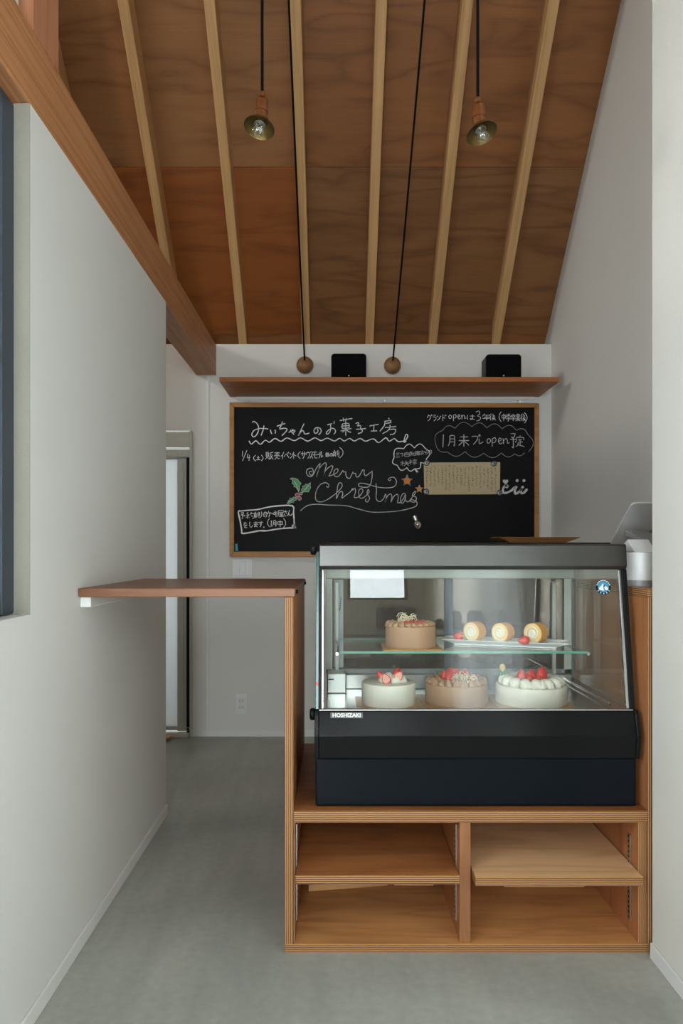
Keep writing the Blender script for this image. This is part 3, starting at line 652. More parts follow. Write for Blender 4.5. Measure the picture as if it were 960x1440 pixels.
def card(parent, c, hw, hd, rot=0.0):
    me = MB().box(-hw, hw, -hd, hd, 0, 0.0018).mesh('cake_card', [M['gold']]); return inst('cake_card', me, parent, c, (0, 0, rot))

BER = berry_mesh('strawberry', 0.0125, 0.030, M['berry']); HALF = half_berry_mesh('strawberry_half', 0.014, 0.034)
# upper shelf, chocolate cake
YU = 2.225; cu = Vector(((577-CX)*YU/F, YU, 0.7954)); r = 0.0765
k1 = thing('chocolate_cake', cu, 'smooth chocolate cream cake topped with white curls on the glass shelf', 'cake')
card(k1, cu, 0.088, 0.088); b1 = cu+Vector((0, 0, 0.002)); hh = 0.064
cake_body(k1, b1, r, hh, M['choco'])
DOL = dollop_mesh('cream_dollop', M['choco'], 0.0110, 0.019, 6, 0.8)
for ring, (rr, n) in enumerate(((0.066, 21), (0.046, 15))):
    for k in range(n):
        a = 2*PI*(k+0.5*ring)/n; inst('cream_dollop', DOL, k1, b1+Vector((rr*math.cos(a), rr*math.sin(a), hh-0.002)), (0.5*math.sin(a+0.8), -0.5*math.cos(a+0.8), a), (1.0, 1.0, 0.85))
for dx, dy, rz in ((-0.02, -0.02, 0.3), (0.012, -0.026, 1.0), (0.026, -0.012, 2.0), (0.0, 0.01, 0.2)):
    inst('strawberry', BER, k1, b1+Vector((dx, dy, hh+0.002)), (1.3, 0.2, rz), (0.9, 0.9, 0.8))
curls(MB(), b1+Vector((-0.008, -0.005, hh+0.014)), 0.026, 15, 0.013).build('chocolate_curls', M['curl'], k1, True)
# lower deck
ZD = 0.6202
def low(px_, y): return Vector(((px_-CX)*y/F, y, ZD))
c2 = low(546, 2.225); k2 = thing('small_cream_cake', c2, 'small plain white cream cake with halved strawberries heaped in the middle', 'cake')
card(k2, c2, 0.0995, 0.100); b2 = c2+Vector((0, 0, 0.002)); hh = 0.066
cake_body(k2, b2, 0.082, hh, M['cream'])
lump = MB()
for dx, dy, s_ in ((0.0, 0.0, 1.0), (0.022, -0.012, 0.9), (0.040, -0.004, 0.75), (-0.012, -0.004, 0.8)):
    lump.lathe([(0, 0), (0.022*s_, 0.0), (0.023*s_, 0.008*s_), (0.016*s_, 0.020*s_), (0.007*s_, 0.027*s_), (0, 0.029*s_)], b2+Vector((dx, dy, hh-0.001)), n=14)
lump.build('cream_heap', M['cream'], k2, 'all')
for dx, dy, dz, rx, ry, s_ in ((-0.017, 0.012, 0.003, 0.2, -0.5, 1.05), (0.022, 0.014, 0.008, 0.1, 0.3, 1.15)):
    inst('strawberry', BER, k2, b2+Vector((dx, dy, hh+dz)), (rx, ry, 0), (s_, s_, s_))
for dx, dy, dz, ry, rz in ((-0.004, -0.040, 0.000, -0.35, 0.25), (0.020, -0.028, 0.008, 0.6, -0.15)):
    inst('strawberry_half', HALF, k2, b2+Vector((dx, dy, hh+dz)), (-0.35, ry, rz))
lf = MB()
for k in range(4):
    a = k*1.3; lf.poly([(0, 0, 0), (0.006*math.cos(a)-0.002*math.sin(a), 0.006*math.sin(a)+0.002*math.cos(a), 0.008), (0.014*math.cos(a), 0.014*math.sin(a), 0.012), (0.006*math.cos(a)+0.002*math.sin(a), 0.006*math.sin(a)-0.002*math.cos(a), 0.0085)], [(0, 1, 2, 3)])
HUL = lf.mesh('herb_leaf', [M['leaf']])
inst('herb_leaf', HUL, k2, b2+Vector((0.02, 0.02, hh+0.034)), (0, 0, 0.4))
c3 = low(641.5, 2.25); k3 = thing('berry_chocolate_cake', c3, 'chocolate cream cake with piped peaks and strawberries on the lower deck', 'cake')
card(k3, c3, 0.1115, 0.110); b3 = c3+Vector((0, 0, 0.002)); hh = 0.060
cake_body(k3, b3, 0.0955, hh, M['choco'])
PK = dollop_mesh('cream_peak', M['choco'], 0.0125, 0.022, 7, 0.9)
for ring, (rr, n) in enumerate(((0.082, 22), (0.060, 15))):
    for k in range(n):
        a = 2*PI*(k+0.5*ring)/n; inst('cream_peak', PK, k3, b3+Vector((rr*math.cos(a), rr*math.sin(a), hh-0.002)), (random.uniform(-.25, .25), random.uniform(-.25, .25), a), (1, 1, random.uniform(0.85, 1.15)))
for dx, dy, dz, ry in ((-0.030, -0.026, 0.004, -0.3), (-0.022, -0.002, 0.014, 0.1), (0.004, 0.004, 0.010, 0.2), (0.030, 0.0, 0.008, 0.2), (0.044, -0.012, 0.0, 0.6), (-0.036, 0.01, 0.004, -0.2)):
    inst('strawberry', BER, k3, b3+Vector((dx, dy, hh+dz)), (0.15, ry, random.random()*3), (1.15, 1.15, 1.05))
curls(MB(), b3+Vector((0.020, -0.040, hh+0.014)), 0.034, 20, 0.012).build('chocolate_curls', M['curl'], k3, True)
sp = MB(); s0 = b3+Vector((-0.052, 0.01, hh+0.005))
sp.tube([s0, s0+Vector((-0.012, 0, 0.030))], 0.0010, 5)
for k in range(14):
    t = k/13; p = s0+Vector((-0.012, 0, 0.030))*t; a = k*2.4
    sp.tube([p, p+Vector((0.011*math.cos(a), 0.011*math.sin(a), 0.010))], [0.0011, 0.0004], 4)
sp.build('rosemary_sprig', M['leaf'], k3)
c4 = low(746.5, 2.245); k4 = thing('large_cream_cake', c4, 'large white cream cake ringed with piped shells, strawberries in the centre', 'cake')
card(k4, c4, 0.1165, 0.114); b4 = c4+Vector((0, 0, 0.002)); hh = 0.056
cake_body(k4, b4, 0.1085, hh, M['cream'])
SH = shell_mesh('cream_shell', M['cream'], 0.050, 0.018)
n = 15
for k in range(n):
    a = 2*PI*k/n-0.3; inst('cream_shell', SH, k4, b4+Vector((0.100*math.cos(a), 0.100*math.sin(a), hh+0.006)), (0.28, 0, a+PI/2+0.25), (1, 1, 0.85))
PKW = dollop_mesh('cream_peak', M['cream'], 0.015, 0.026, 7, 0.4)
for dx, dy in ((-0.016, -0.085), (0.010, -0.088), (0.034, -0.080)): inst('cream_peak', PKW, k4, b4+Vector((dx, dy, hh)), (0, 0, dx*20))
for dx, dy, dz, ry, s_ in ((-0.036, -0.02, 0.008, -0.1, 1.35), (-0.008, -0.024, 0.010, 0.05, 1.3), (0.022, -0.026, 0.014, 0.1, 1.45), (-0.018, -0.045, 0.000, 0.1, 1.2), (0.010, -0.05, -0.002, 0.0, 1.2), (0.0, 0.01, 0.006, 0.2, 1.2)):
    inst('strawberry', BER, k4, b4+Vector((dx, dy, hh+dz)), (0.1, ry, random.random()*3), (s_, s_, s_))
gp = MB()
for k in range(7): gp.tube([b4+Vector((-0.028+0.009*k, -0.064, hh+0.022+0.002*(k % 2))), b4+Vector((-0.023+0.009*k, -0.064, hh+0.027)), b4+Vector((-0.019+0.009*k, -0.064, hh+0.022))], 0.0009, 5)
gp.tube([b4+Vector((-0.030, -0.064, hh+0.020)), b4+Vector((0.036, -0.064, hh+0.020))], 0.0008, 5)
gp.build('gold_pick', M['gold'], k4)
hp = MB(); h0 = b4+Vector((-0.078, 0.02, hh+0.02))
for a in (0.5, 2.6, 4.3): hp.lathe([(0, -0.004), (0.009, -0.003), (0.010, 0.0), (0.008, 0.004), (0, 0.005)], h0+Vector((0.009*math.cos(a), -0.006, 0.009*math.sin(a))), (0.2, -1, 0), 9)
hp.build('holly_pick', M['leaf'], k4, True)
MB().lathe([(0, -0.012), (0.007, -0.008), (0.010, 0), (0.007, 0.009), (0, 0.012)], h0+Vector((-0.006, 0, 0.026)), n=14).build('pick_figure', M['sponge'], k4, 'all')

# roll cake slices on a porcelain plate
pa = Vector((0.328, 2.262)); pb = Vector((0.690, 2.142)); dr = (pb-pa); ang = math.atan2(dr.y, dr.x); ctr = (pa+pb)/2; nrm = Vector((-math.sin(ang), math.cos(ang))); pc = ctr+nrm*0.05
plate = thing('serving_plate', (pc.x, pc.y, 0.7955), 'long white rectangular plate on the right of the glass shelf', 'plate')
hl, hw = dr.length/2, 0.05
v = []
for sx, sy, z in ((0.80, 0.62, 0.0), (0.80, 0.62, 0.004), (0.93, 0.85, 0.0115), (1.0, 1.0, 0.0165), (1.0, 1.0, 0.0185), (0.90, 0.80, 0.0135), (0.80, 0.62, 0.0095)):
    for a, b in ((-1, -1), (1, -1), (1, 1), (-1, 1)): v.append((a*hl*sx, b*hw*sy, z))
fs = [(i*4+k, i*4+(k+1) % 4, (i+1)*4+(k+1) % 4, (i+1)*4+k) for i in range(6) for k in range(4)]+[(3, 2, 1, 0), (24, 25, 26, 27)]
me = MB().poly(v, fs).mesh('dish', [M['porcelain']], False, 0.0012, 2); inst('dish', me, plate, BASE[plate.name], (0, 0, ang))
inst('foot_rim', MB().box(-hl*0.74, hl*0.74, -hw*0.5, hw*0.5, -0.0003, 0.003).mesh('foot_rim', [M['porcelain']]), plate, BASE[plate.name]+Vector((0, 0, 0.0004)), (0, 0, ang))
def roll_slice(c, yaw, r, t, label):
    th = thing('roll_cake_slice', c-Vector((0, 0, r)), label, 'cake', 'roll cake slices on the white plate')
    ax = Vector((math.sin(yaw), -math.cos(yaw), 0))            # towards the viewer's left
    MB().lathe([(0, -t/2), (r, -t/2), (r*1.005, 0), (r, t/2), (r*0.93, t/2), (0, t/2)], c, ax, 36).build('sponge_skin', M['crust'], th, True)
    MB().lathe([(0, t/2), (r*0.93, t/2), (r*0.93, t/2+0.0008), (0, t/2+0.0008)], c, ax, 36).build('sponge_face', M['sponge'], th, True)
    u = Vector((math.cos(yaw), math.sin(yaw), 0)); up = Vector((0, 0, 1)); f0 = c+ax*(t/2+0.0009)
    pts = [f0+(u*math.cos(a)+up*math.sin(a))*(r*(0.16+0.058*a)) for a in [0.35*i for i in range(34)]]
    MB().tube(pts, [0.0036 if i < 14 else 0.0024 for i in range(34)], 6).build('cream_spiral', M['cream'], th, True)
    MB().lathe([(0, 0), (r*0.36, 0), (r*0.3, 0.0016), (0, 0.002)], f0, ax, 18).build('cream_core', M['cream'], th, True)
for px_, py_, yy, rr, lb in ((667, 888.5, 2.275, 0.0305, 'roll cake slice nearest the single strawberry with hull, on the plate'), (707, 890, 2.255, 0.0300, 'middle roll cake slice of the three on the plate'), (753, 892, 2.222, 0.0315, 'largest roll cake slice, behind the bare strawberry at the plate end')):
    p = P(px_, py_, yy); p.z = 0.7955+0.0102+rr; roll_slice(p, -0.80, rr, 0.036, lb)
SB = berry_mesh('strawberry', 0.0145, 0.033, M['berry'])
p = P(646, 893, 2.27); p.z = 0.8205
sb = thing('strawberry', p-Vector((0, 0, 0.0145)), 'strawberry with its pale green hull at the plate end by the chocolate cake', 'strawberry')
inst('fruit', SB, sb, p+Vector((0.012, 0, 0)), (0, -PI/2, 0)); 
HP = MB()
for k in range(7):
    a = 2*PI*k/7; HP.poly([(0, 0, 0), (0.012*math.cos(a-0.4), 0.012*math.sin(a-0.4), 0.001), (0.017*math.cos(a), 0.017*math.sin(a), -0.012), (0.012*math.cos(a+0.4), 0.012*math.sin(a+0.4), 0.001)], [(0, 1, 2, 3)])
HP.tube([(0, 0, 0), (0.002, 0, 0.008)], 0.0012, 5)
inst('hull', HP.mesh('hull', [M['leaf_pale']]), sb, p+Vector((0.0125, 0, 0)), (0, PI/2, 0))
p = P(736, 898.5, 2.185); p.z = 0.8205
sb = thing('strawberry', p-Vector((0, 0, 0.0145)), 'bright red strawberry lying on its side before the largest roll slice', 'strawberry')
inst('fruit', SB, sb, p+Vector((0.016, 0, 0)), (0, -PI/2-0.1, 0.1), (1, 1.0, 1.05))
inst('hull', HP.mesh('hull', [M['leaf']]), sb, p+Vector((0.0155, 0, 0)), (0, PI/2, 0), (0.7, 0.7, 0.7))

# tray on the showcase
t0 = P(750, 765, 2.24); tz = 1.1128
tr = thing('shallow_tray', (t0.x, 2.24, tz), 'shallow brown wooden tray lying on top of the showcase', 'tray')
v = [(-0.082, -0.05, 0), (0.082, -0.05, 0), (0.082, 0.05, 0), (-0.082, 0.05, 0), (-0.122, -0.075, 0.0165), (0.122, -0.075, 0.0165), (0.122, 0.075, 0.0165), (-0.122, 0.075, 0.0165),
     (-0.118, -0.072, 0.0172), (0.118, -0.072, 0.0172), (0.118, 0.072, 0.0172), (-0.118, 0.072, 0.0172), (-0.080, -0.048, 0.003), (0.080, -0.048, 0.003), (0.080, 0.048, 0.003), (-0.080, 0.048, 0.003)]
fs = [(i*4+k, i*4+(k+1) % 4, (i+1)*4+(k+1) % 4, (i+1)*4+k) for i in range(3) for k in range(4)]+[(3, 2, 1, 0), (12, 13, 14, 15)]
inst('tray_dish', MB().poly(v, fs).mesh('tray_dish', [M['tray_wood']]), tr, BASE[tr.name])
inst('tray_lip', MB().box(-0.128, -0.10, -0.02, 0.02, 0.0160, 0.0175).mesh('tray_lip', [M['tray_wood']]), tr, BASE[tr.name])

# register stand with a tablet
rg = thing('tablet_stand', (0.889, 2.125, 0.9862), 'white round register stand holding a tilted silver tablet on the side counter', 'register')
g0 = Vector((0.889, 2.125, 0.9863))
MB().lathe([(0, 0), (0.040, 0), (0.040, 0.017), (0, 0.017)], g0, n=40).build('foot', M['grey_plastic'], rg, True)
MB().lathe([(0, 0.0172), (0.044, 0.0172), (0.0455, 0.020), (0.0455, 0.096), (0.0445, 0.0985), (0, 0.0985)], g0, n=48).build('drum', M['white_plastic'], rg, True)
wz = g0.z+0.099
MB().extrude_x([(2.092, wz), (2.168, wz), (2.175, wz+0.026), (2.145, wz+0.038)], 0.862, 0.925).build('mount_arm', M['white_plastic'], rg, bevel=0.003)
MB().extrude_x([(2.15, wz+0.002), (2.17, wz+0.002), (2.42, wz+0.055), (2.42, wz+0.075)], 0.965, 1.03).build('mount_neck', M['grey_plastic'], rg, bevel=0.002)
ca, sa = math.cos(0.60), math.sin(0.60)
def tb(name, w_, h_, t0_, t1_, r_, mat):
    rr = rounded_rect(w_, h_, r_); n = len(rr); c = Vector((1.066, 2.445, 1.155))
    q = lambda x, y, z: c+Vector((x, -y*ca-z*sa*0, 0))+Vector((0, 0, y*sa))+Vector((0, sa, ca))*z
    mb = MB().poly([q(x, y, t0_) for x, y in rr]+[q(x, y, t1_) for x, y in rr], [tuple(range(n-1, -1, -1)), tuple(range(n, 2*n))]+[(i, (i+1) % n, n+(i+1) % n, n+i) for i in range(n)])
    return mb.build(name, mat, rg, True)
tb('tablet_back', 0.236, 0.30, 0.0, 0.007, 0.016, M['tablet']); tb('tablet_screen', 0.228, 0.292, 0.0071, 0.0078, 0.014, M['case_black'])
tb('tablet_logo', 0.02, 0.024, -0.0006, -0.0001, 0.008, M['grey_plastic'])

# ------------------------------------------------------------------ shelf on the back wall
YS = 3.86
ws = thing('wall_shelf', (0.29, 4.05, 1.987), 'long reddish wooden shelf on the back wall above the chalkboard', 'shelf')
board('shelf_board', (-0.62, 1.19, YS, YB-0.001, 1.988, 2.013), M['shelf_wood'], M['shelf_wood'], 'z', ws, 0.0015)
struct_b = MB().box(-0.58, 1.16, YB-0.014, YB-0.001, 1.970, 1.9875).build('wall_batten', M['trim'], ws)
def speaker(px0, px1, pyt, label):
    y0 = 3.93; sc = y0/F
    x0, x1 = (px0-CX)*sc, (px1-CX)*sc; hgt = H-(pyt-CY)*sc-2.0135
    t = thing('speaker', ((x0+x1)/2, y0+0.05, 2.0133), label, 'speaker', 'black speakers on the wall shelf')
    prof = [(x+(x0+x1)/2, z+2.0136+hgt/2) for x, z in rounded_rect(x1-x0, hgt, 0.018)]
    MB().extrude_y(prof, y0+0.004, y0+0.115).build('housing', M['black_plastic'], t, True)
    prof = [(x+(x0+x1)/2, z+2.0136+hgt/2) for x, z in rounded_rect(x1-x0-0.006, hgt-0.006, 0.015)]
    MB().extrude_y(prof, y0, y0+0.0038).build('grille', M['speaker'], t, True)
    cx, cz = (x0+x1)/2, 2.0136+0.022
    MB().extrude_y([(cx-0.006, cz+0.005), (cx+0.006, cz+0.005), (cx, cz-0.006)], y0-0.001, y0-0.0001).build('logo', M['chrome'], t)
speaker(465.5, 515, 497, 'small black speaker on the shelf between the two wooden cord balls')
speaker(683, 733, 498, 'small black speaker near the right end of the shelf')

# ------------------------------------------------------------------ pendant lamps and their cords
def pendant(px_, pys, ball_px, ball_py, roll, label, label_ball):
    y = 2.0; hd = P(px_, pys, y)
    t = thing('pendant_lamp', hd, label, 'lamp', 'bare bulb pendant lamps')
    q = Matrix.Rotation(roll*0.25, 3, 'Y') @ Matrix.Rotation(-0.06, 3, 'X'); q2 = Matrix.Rotation(roll, 3, 'Y') @ Matrix.Rotation(-0.24, 3, 'X')
    ax = q @ Vector((0, 0, 1)); ax2 = q2 @ Vector((0, 0, 1)); sh0 = hd-ax*0.080
    def lt(name, prof, mat, n=28, c=hd, a=ax): return MB().lathe(prof, c, a, n).build(name, mat, t, True)
    lt('socket_cap', [(0, -0.002), (0.0065, -0.002), (0.0065, -0.010), (0.0085, -0.012), (0.0085, 0.0), (0.005, 0.004), (0, 0.004)], M['copper'])
    lt('socket', [(0, -0.012), (0.009, -0.013), (0.0165, -0.020), (0.0175, -0.026), (0.0175, -0.050), (0.0190, -0.051), (0.0190, -0.055), (0.0168, -0.056), (0.0168, -0.083), (0, -0.083)], M['copper'])
    lt('shade', [(0.017, 0.002), (0.021, -0.001), (0.034, -0.011), (0.0430, -0.0225), (0.0420, -0.0230), (0.033, -0.0130), (0.020, -0.0035), (0.012, -0.0030)], M['brass'], 40, sh0, ax2)
    lt('lamp_ring', [(0.0130, -0.008), (0.0155, -0.008), (0.0155, -0.012), (0.0130, -0.012), (0.0130, -0.008)], M['chrome'], 28, sh0, ax2)
    lt('bulb', [(0, -0.006), (0.010, -0.008), (0.011, -0.014), (0.017, -0.022), (0.0185, -0.031), (0.016, -0.040), (0.009, -0.046), (0, -0.048)], M['bulb_glass'], 24, sh0, ax2)
    fm = [sh0+q2 @ Vector((0.007*math.cos(a), 0.007*math.sin(a), -0.030+0.006*math.cos(3*a))) for a in [2*PI*i/18 for i in range(18)]]
    MB().tube(fm, 0.0007, 5, closed=True).tube([sh0-ax2*0.008, sh0-ax2*0.026], 0.002, 6).build('filament', M['chrome'], t, True)
    bl = P(ball_px, ball_py, YB-0.036)
    hook = Vector((hd.x, y, 4.375))
    up = [hd+ax*0.003, hd+ax*0.003+Vector((0, 0, 0.02)), Vector((hd.x, y, hd.z+0.2)), hook]
    MB().tube(spline([tuple(p) for p in up], 5), 0.0042, 8).build('lamp_cord', M['cord'], t, True)
    MB().tube([hook+Vector((0.012*math.cos(a), 0, 0.012*math.sin(a))) for a in [0.6*i for i in range(10)]], 0.003, 6).build('cord_hook', M['brass'], t, True)
    b0 = bl+Vector((0, -0.040, 0.018)); sag = [b0+(hook-b0)*k/14+Vector((0, 0, -0.06*math.sin(PI*k/14))) for k in range(15)]
    MB().tube(sag, 0.0048, 8).build('feed_cord', M['cord'], t, True)
    o = MB().lathe([(0, -0.035), (0.030, -0.035), (0.043, -0.022), (0.0495, 0.0), (0.046, 0.020), (0.034, 0.036), (0.018, 0.044), (0, 0.046)], bl, (0, -1, 0), 36).build('cord_ball', M['ball_wood'], None, 'all')
    tag(o, label_ball, 'ball', 'turned wooden cord covers on the back wall')
pendant(368.5, 131, 428.5, 513.5, 0.17, 'copper socket pendant lamp with a small brass shade, left of the two', 'round wooden cord cover left of the middle speaker')
pendant(671.5, 139, 551.5, 514, -0.22, 'copper socket pendant lamp with a small brass shade, right of the two', 'round wooden cord cover right of the middle speaker')

# wall plates, mat
wp = thing('light_switch', (px(341), YB-0.006, pz(812)), 'white double wall switch plate under the chalkboard', 'switch')
MB().box(px(327), px(355), YB-0.008, YB-0.0005, pz(812.5), pz(786)).build('plate', M['white_plastic'], wp, bevel=0.002)
for k in range(3): MB().box(px(330.5+k*7.6), px(337.3+k*7.6), YB-0.0115, YB-0.0082, pz(809), pz(789.5)).build('rocker', M['white_plastic'], wp, bevel=0.0015)
ol = thing('power_outlet', (px(340), YB-0.006, pz(1004)), 'white wall outlet low on the back wall beyond the passage', 'outlet')
MB().box(px(331.5), px(348), YB-0.009, YB-0.0005, pz(1004), pz(975)).build('plate', M['white_plastic'], ol, bevel=0.002)
MB().box(px(335), px(344.5), YB-0.0105, YB-0.0092, pz(999), pz(980)).build('socket_face', M['trim'], ol, bevel=0.0006, seg=1)
for z in (985, 994):
    for x in (337.2, 341.4): MB().box(px(x), px(x+0.6), YB-0.0113, YB-0.0106, pz(z+2), pz(z-2)).build('slot', M['black_plastic'], ol)
dm = thing('duckboard', (-1.15, 4.12, 0), 'pale wooden duckboard on the floor before the frosted door', 'mat')
for k in range(5): MB().box(-1.36, -0.985+0.011*k, 4.03+k*0.037, 4.058+k*0.037, 0.012, 0.022).build('slat', M['unit_pale'], dm, bevel=0.001, seg=1)
for x in (-1.3, -1.05): MB().box(x, x+0.03, 4.03, 4.206, 0.0, 0.0118).build('bearer', M['unit_pale'], dm)

# ------------------------------------------------------------------ chalkboard
YK = YB-0.014                                 # front of the black panel
kx = lambda x: (x-CX)*YK/F
kz = lambda y: H-(y-CY)*YK/F
cb = thing('chalkboard', (kx(540), YB-0.015, kz(783)), 'large black chalkboard in a honey wood frame with Christmas writing', 'chalkboard')
MB().box(kx(328), kx(752), YK, YB-0.002, kz(778), kz(571)).build('board_surface', M['black_board'], cb)
f0, f1 = YB-0.026, YB-0.001
def rail(pts): MB().extrude_y([(kx(a), kz(b)) for a, b in pts], f0, f1).build('frame_rail', M['frame_wood'], cb, bevel=0.0015, seg=1)
rail([(323, 566.3), (757, 567.5), (750.5, 573.5), (329.5, 573)]); rail([(323, 783), (757, 783), (750.5, 775.5), (329.5, 775.5)])
rail([(323, 566.6), (323, 782.7), (329.3, 775.3), (329.3, 573.2)]); rail([(757, 567.8), (757, 782.7), (750.7, 775.3), (750.7, 573.7)])
for x in (348.5, 539.5, 729):
    MB().tube([(kx(x+2.6*math.cos(a)), YB-0.012, kz(566.5-4*math.sin(a))) for a in [PI*i/10 for i in range(11)]], 0.0016, 6).build('hanger', M['steel'], cb, True)

def strokes(name, data, ox, oy, sc, wd, mat, smooth=4, parent=cb, y=None):
    """DATA: pen strokes as they lie on the board, drawn on a grid of SC steps per pixel from (ox, oy)"""
    mb = MB(); yy = (YK-0.0002) if y is None else y
    for st in data:
        pts = [(kx(ox+a/sc), kz(oy+b/sc)) for a, b in st]
        mb.ribbon(spline(pts, smooth) if smooth > 1 else pts, wd, yy)
    return mb.build(name, mat, parent)
def S_(txt): return [[tuple(float(c) for c in p.split(',')) for p in st.split()] for st in txt.split('/')]

title_a = S_('115,112 135,102 165,120 188,165 180,225 150,268 122,272 112,240 140,200 190,182 245,180 295,186/248,148 238,200 215,260/322,195 328,225 338,242/372,195 378,215 374,238'
             '/395,155 440,138 488,124/455,100 445,140 425,185 470,178 505,185 500,210 450,262/525,225 560,208 590,200 596,215 575,225/545,195 555,215 588,250/562,188 572,198'
             '/700,125 680,165 635,262 665,215 690,205 705,240 730,240 758,232/850,180 855,215 830,235 812,220 815,190 845,170 880,180 892,210 880,235 862,250')
title_b = S_('0,140 30,132 55,126/78,98 76,128/35,128 38,190 20,232 -5,245 -10,225 20,195 55,178 85,190 92,220 75,244/140,92 200,80 280,68/178,60 185,100/215,65 205,100/170,130 168,178 245,172/170,130 240,124 245,172/168,154 243,148/150,208 270,180/208,105 208,262/205,195 170,222/212,195 245,218 268,222'
             '/318,125 345,115 355,128 338,150 378,150 372,185 395,200 385,225 345,238/325,190 380,186 435,180/475,152 525,142 578,134/525,145 522,208/490,210 560,206'
             '/692,60 694,78/640,100 720,90/650,100 640,150 590,212/655,125 720,112/715,92 712,115/650,170 775,158/705,140 708,165/705,170 680,205 622,238/690,192 765,190 762,225 740,245 705,248')
strokes('chalk_heading', title_a, 340, 580, 8, 0.0052, M['chalk'], 3); strokes('chalk_heading', title_b, 460, 580, 8, 0.0048, M['chalk'], 3)
wave = S_('80,320 108,356 158,318 208,360 262,312 310,335 372,292 440,326 505,286 590,318 660,285 740,324 820,285 890,318 960,288 1040,322 1100,290 1150,322 1210,292 1265,322 1328,292 1388,324 1450,302 1490,302 1540,340 1618,284 1655,324 1715,294 1752,328 1800,310 1830,330 1845,325 1850,260 1840,245 1860,248 1868,275 1840,322 1835,330 1845,318 1835,305')
wave[0] = [(a, b) for a, b in wave[0] if a < 1800]+[(1805, 325), (1820, 322), (1835, 270), (1850, 245), (1866, 262), (1850, 300), (1822, 330), (1830, 335), (1845, 325), (1838, 318)]
strokes('chalk_wave', wave, 340, 580, 8, 0.0056, M['chalk'], 3)

merry = S_('100,100 85,96 78,110 95,125 110,105 98,72 65,80 57,110 80,135 105,125 130,75 160,35 150,80 132,138 150,80 185,38 205,35 200,75 185,130 200,90 240,55 255,65 225,130/225,132 262,118 290,100 292,78 272,82 262,110 275,135 300,130 326,94 331,88 335,100 352,99 352,120 362,142 382,146 402,108 406,100 410,112 426,110 428,128 438,138 452,130 472,96 482,80/490,82 490,115 504,128 526,112 552,92/550,92 548,150 530,205 490,215 450,205 455,185 500,188 600,215 680,218 720,205 732,170 715,142 690,140 670,155 682,165 692,155'
           '/205,205 220,215 225,195 200,180 160,195 130,245 125,300 145,322 185,320 240,290 300,240 325,205 315,180 295,195 285,250 282,300 300,260 320,245 330,260 322,295 345,280 390,245 400,225 408,240/400,235 420,222 425,250 415,290 450,285 480,245 470,225 450,240 455,290 480,295 525,255 520,230 512,260 530,295 515,325 500,315 505,300'
           '/578,185 582,240 580,300 605,322 635,300 650,265 655,300 645,330 665,280 690,265 698,290 690,325 715,280 740,268 745,300 740,330 768,322 798,270 782,262 763,296 768,333 790,322 803,272 800,312 822,322 850,290 875,255 870,245 850,275 880,290 870,325 835,320 845,308 880,320 885,345 860,365 760,390 650,400 540,400 450,378 350,352 230,348 130,342 70,350 30,375 12,392')
strokes('chalk_greeting', merry, 420, 645, 5.333, 0.0042, M['chalk_dim'], 4)

box = S_('105,180 240,168 360,158 480,130 620,110 825,108 840,200 848,300 855,405/855,405 740,410 600,425 480,445 380,445 260,468 150,480 142,440 118,300 95,195 115,170')
strokes('chalk_box', box, 325, 700, 9.6, 0.0078, M['chalk'], 3)
strokes('chalk_box_corner', S_('820,385 848,345 858,400 825,395 850,360 870,408 835,400'), 325, 700, 9.6, 0.008, M['chalk'], 1)

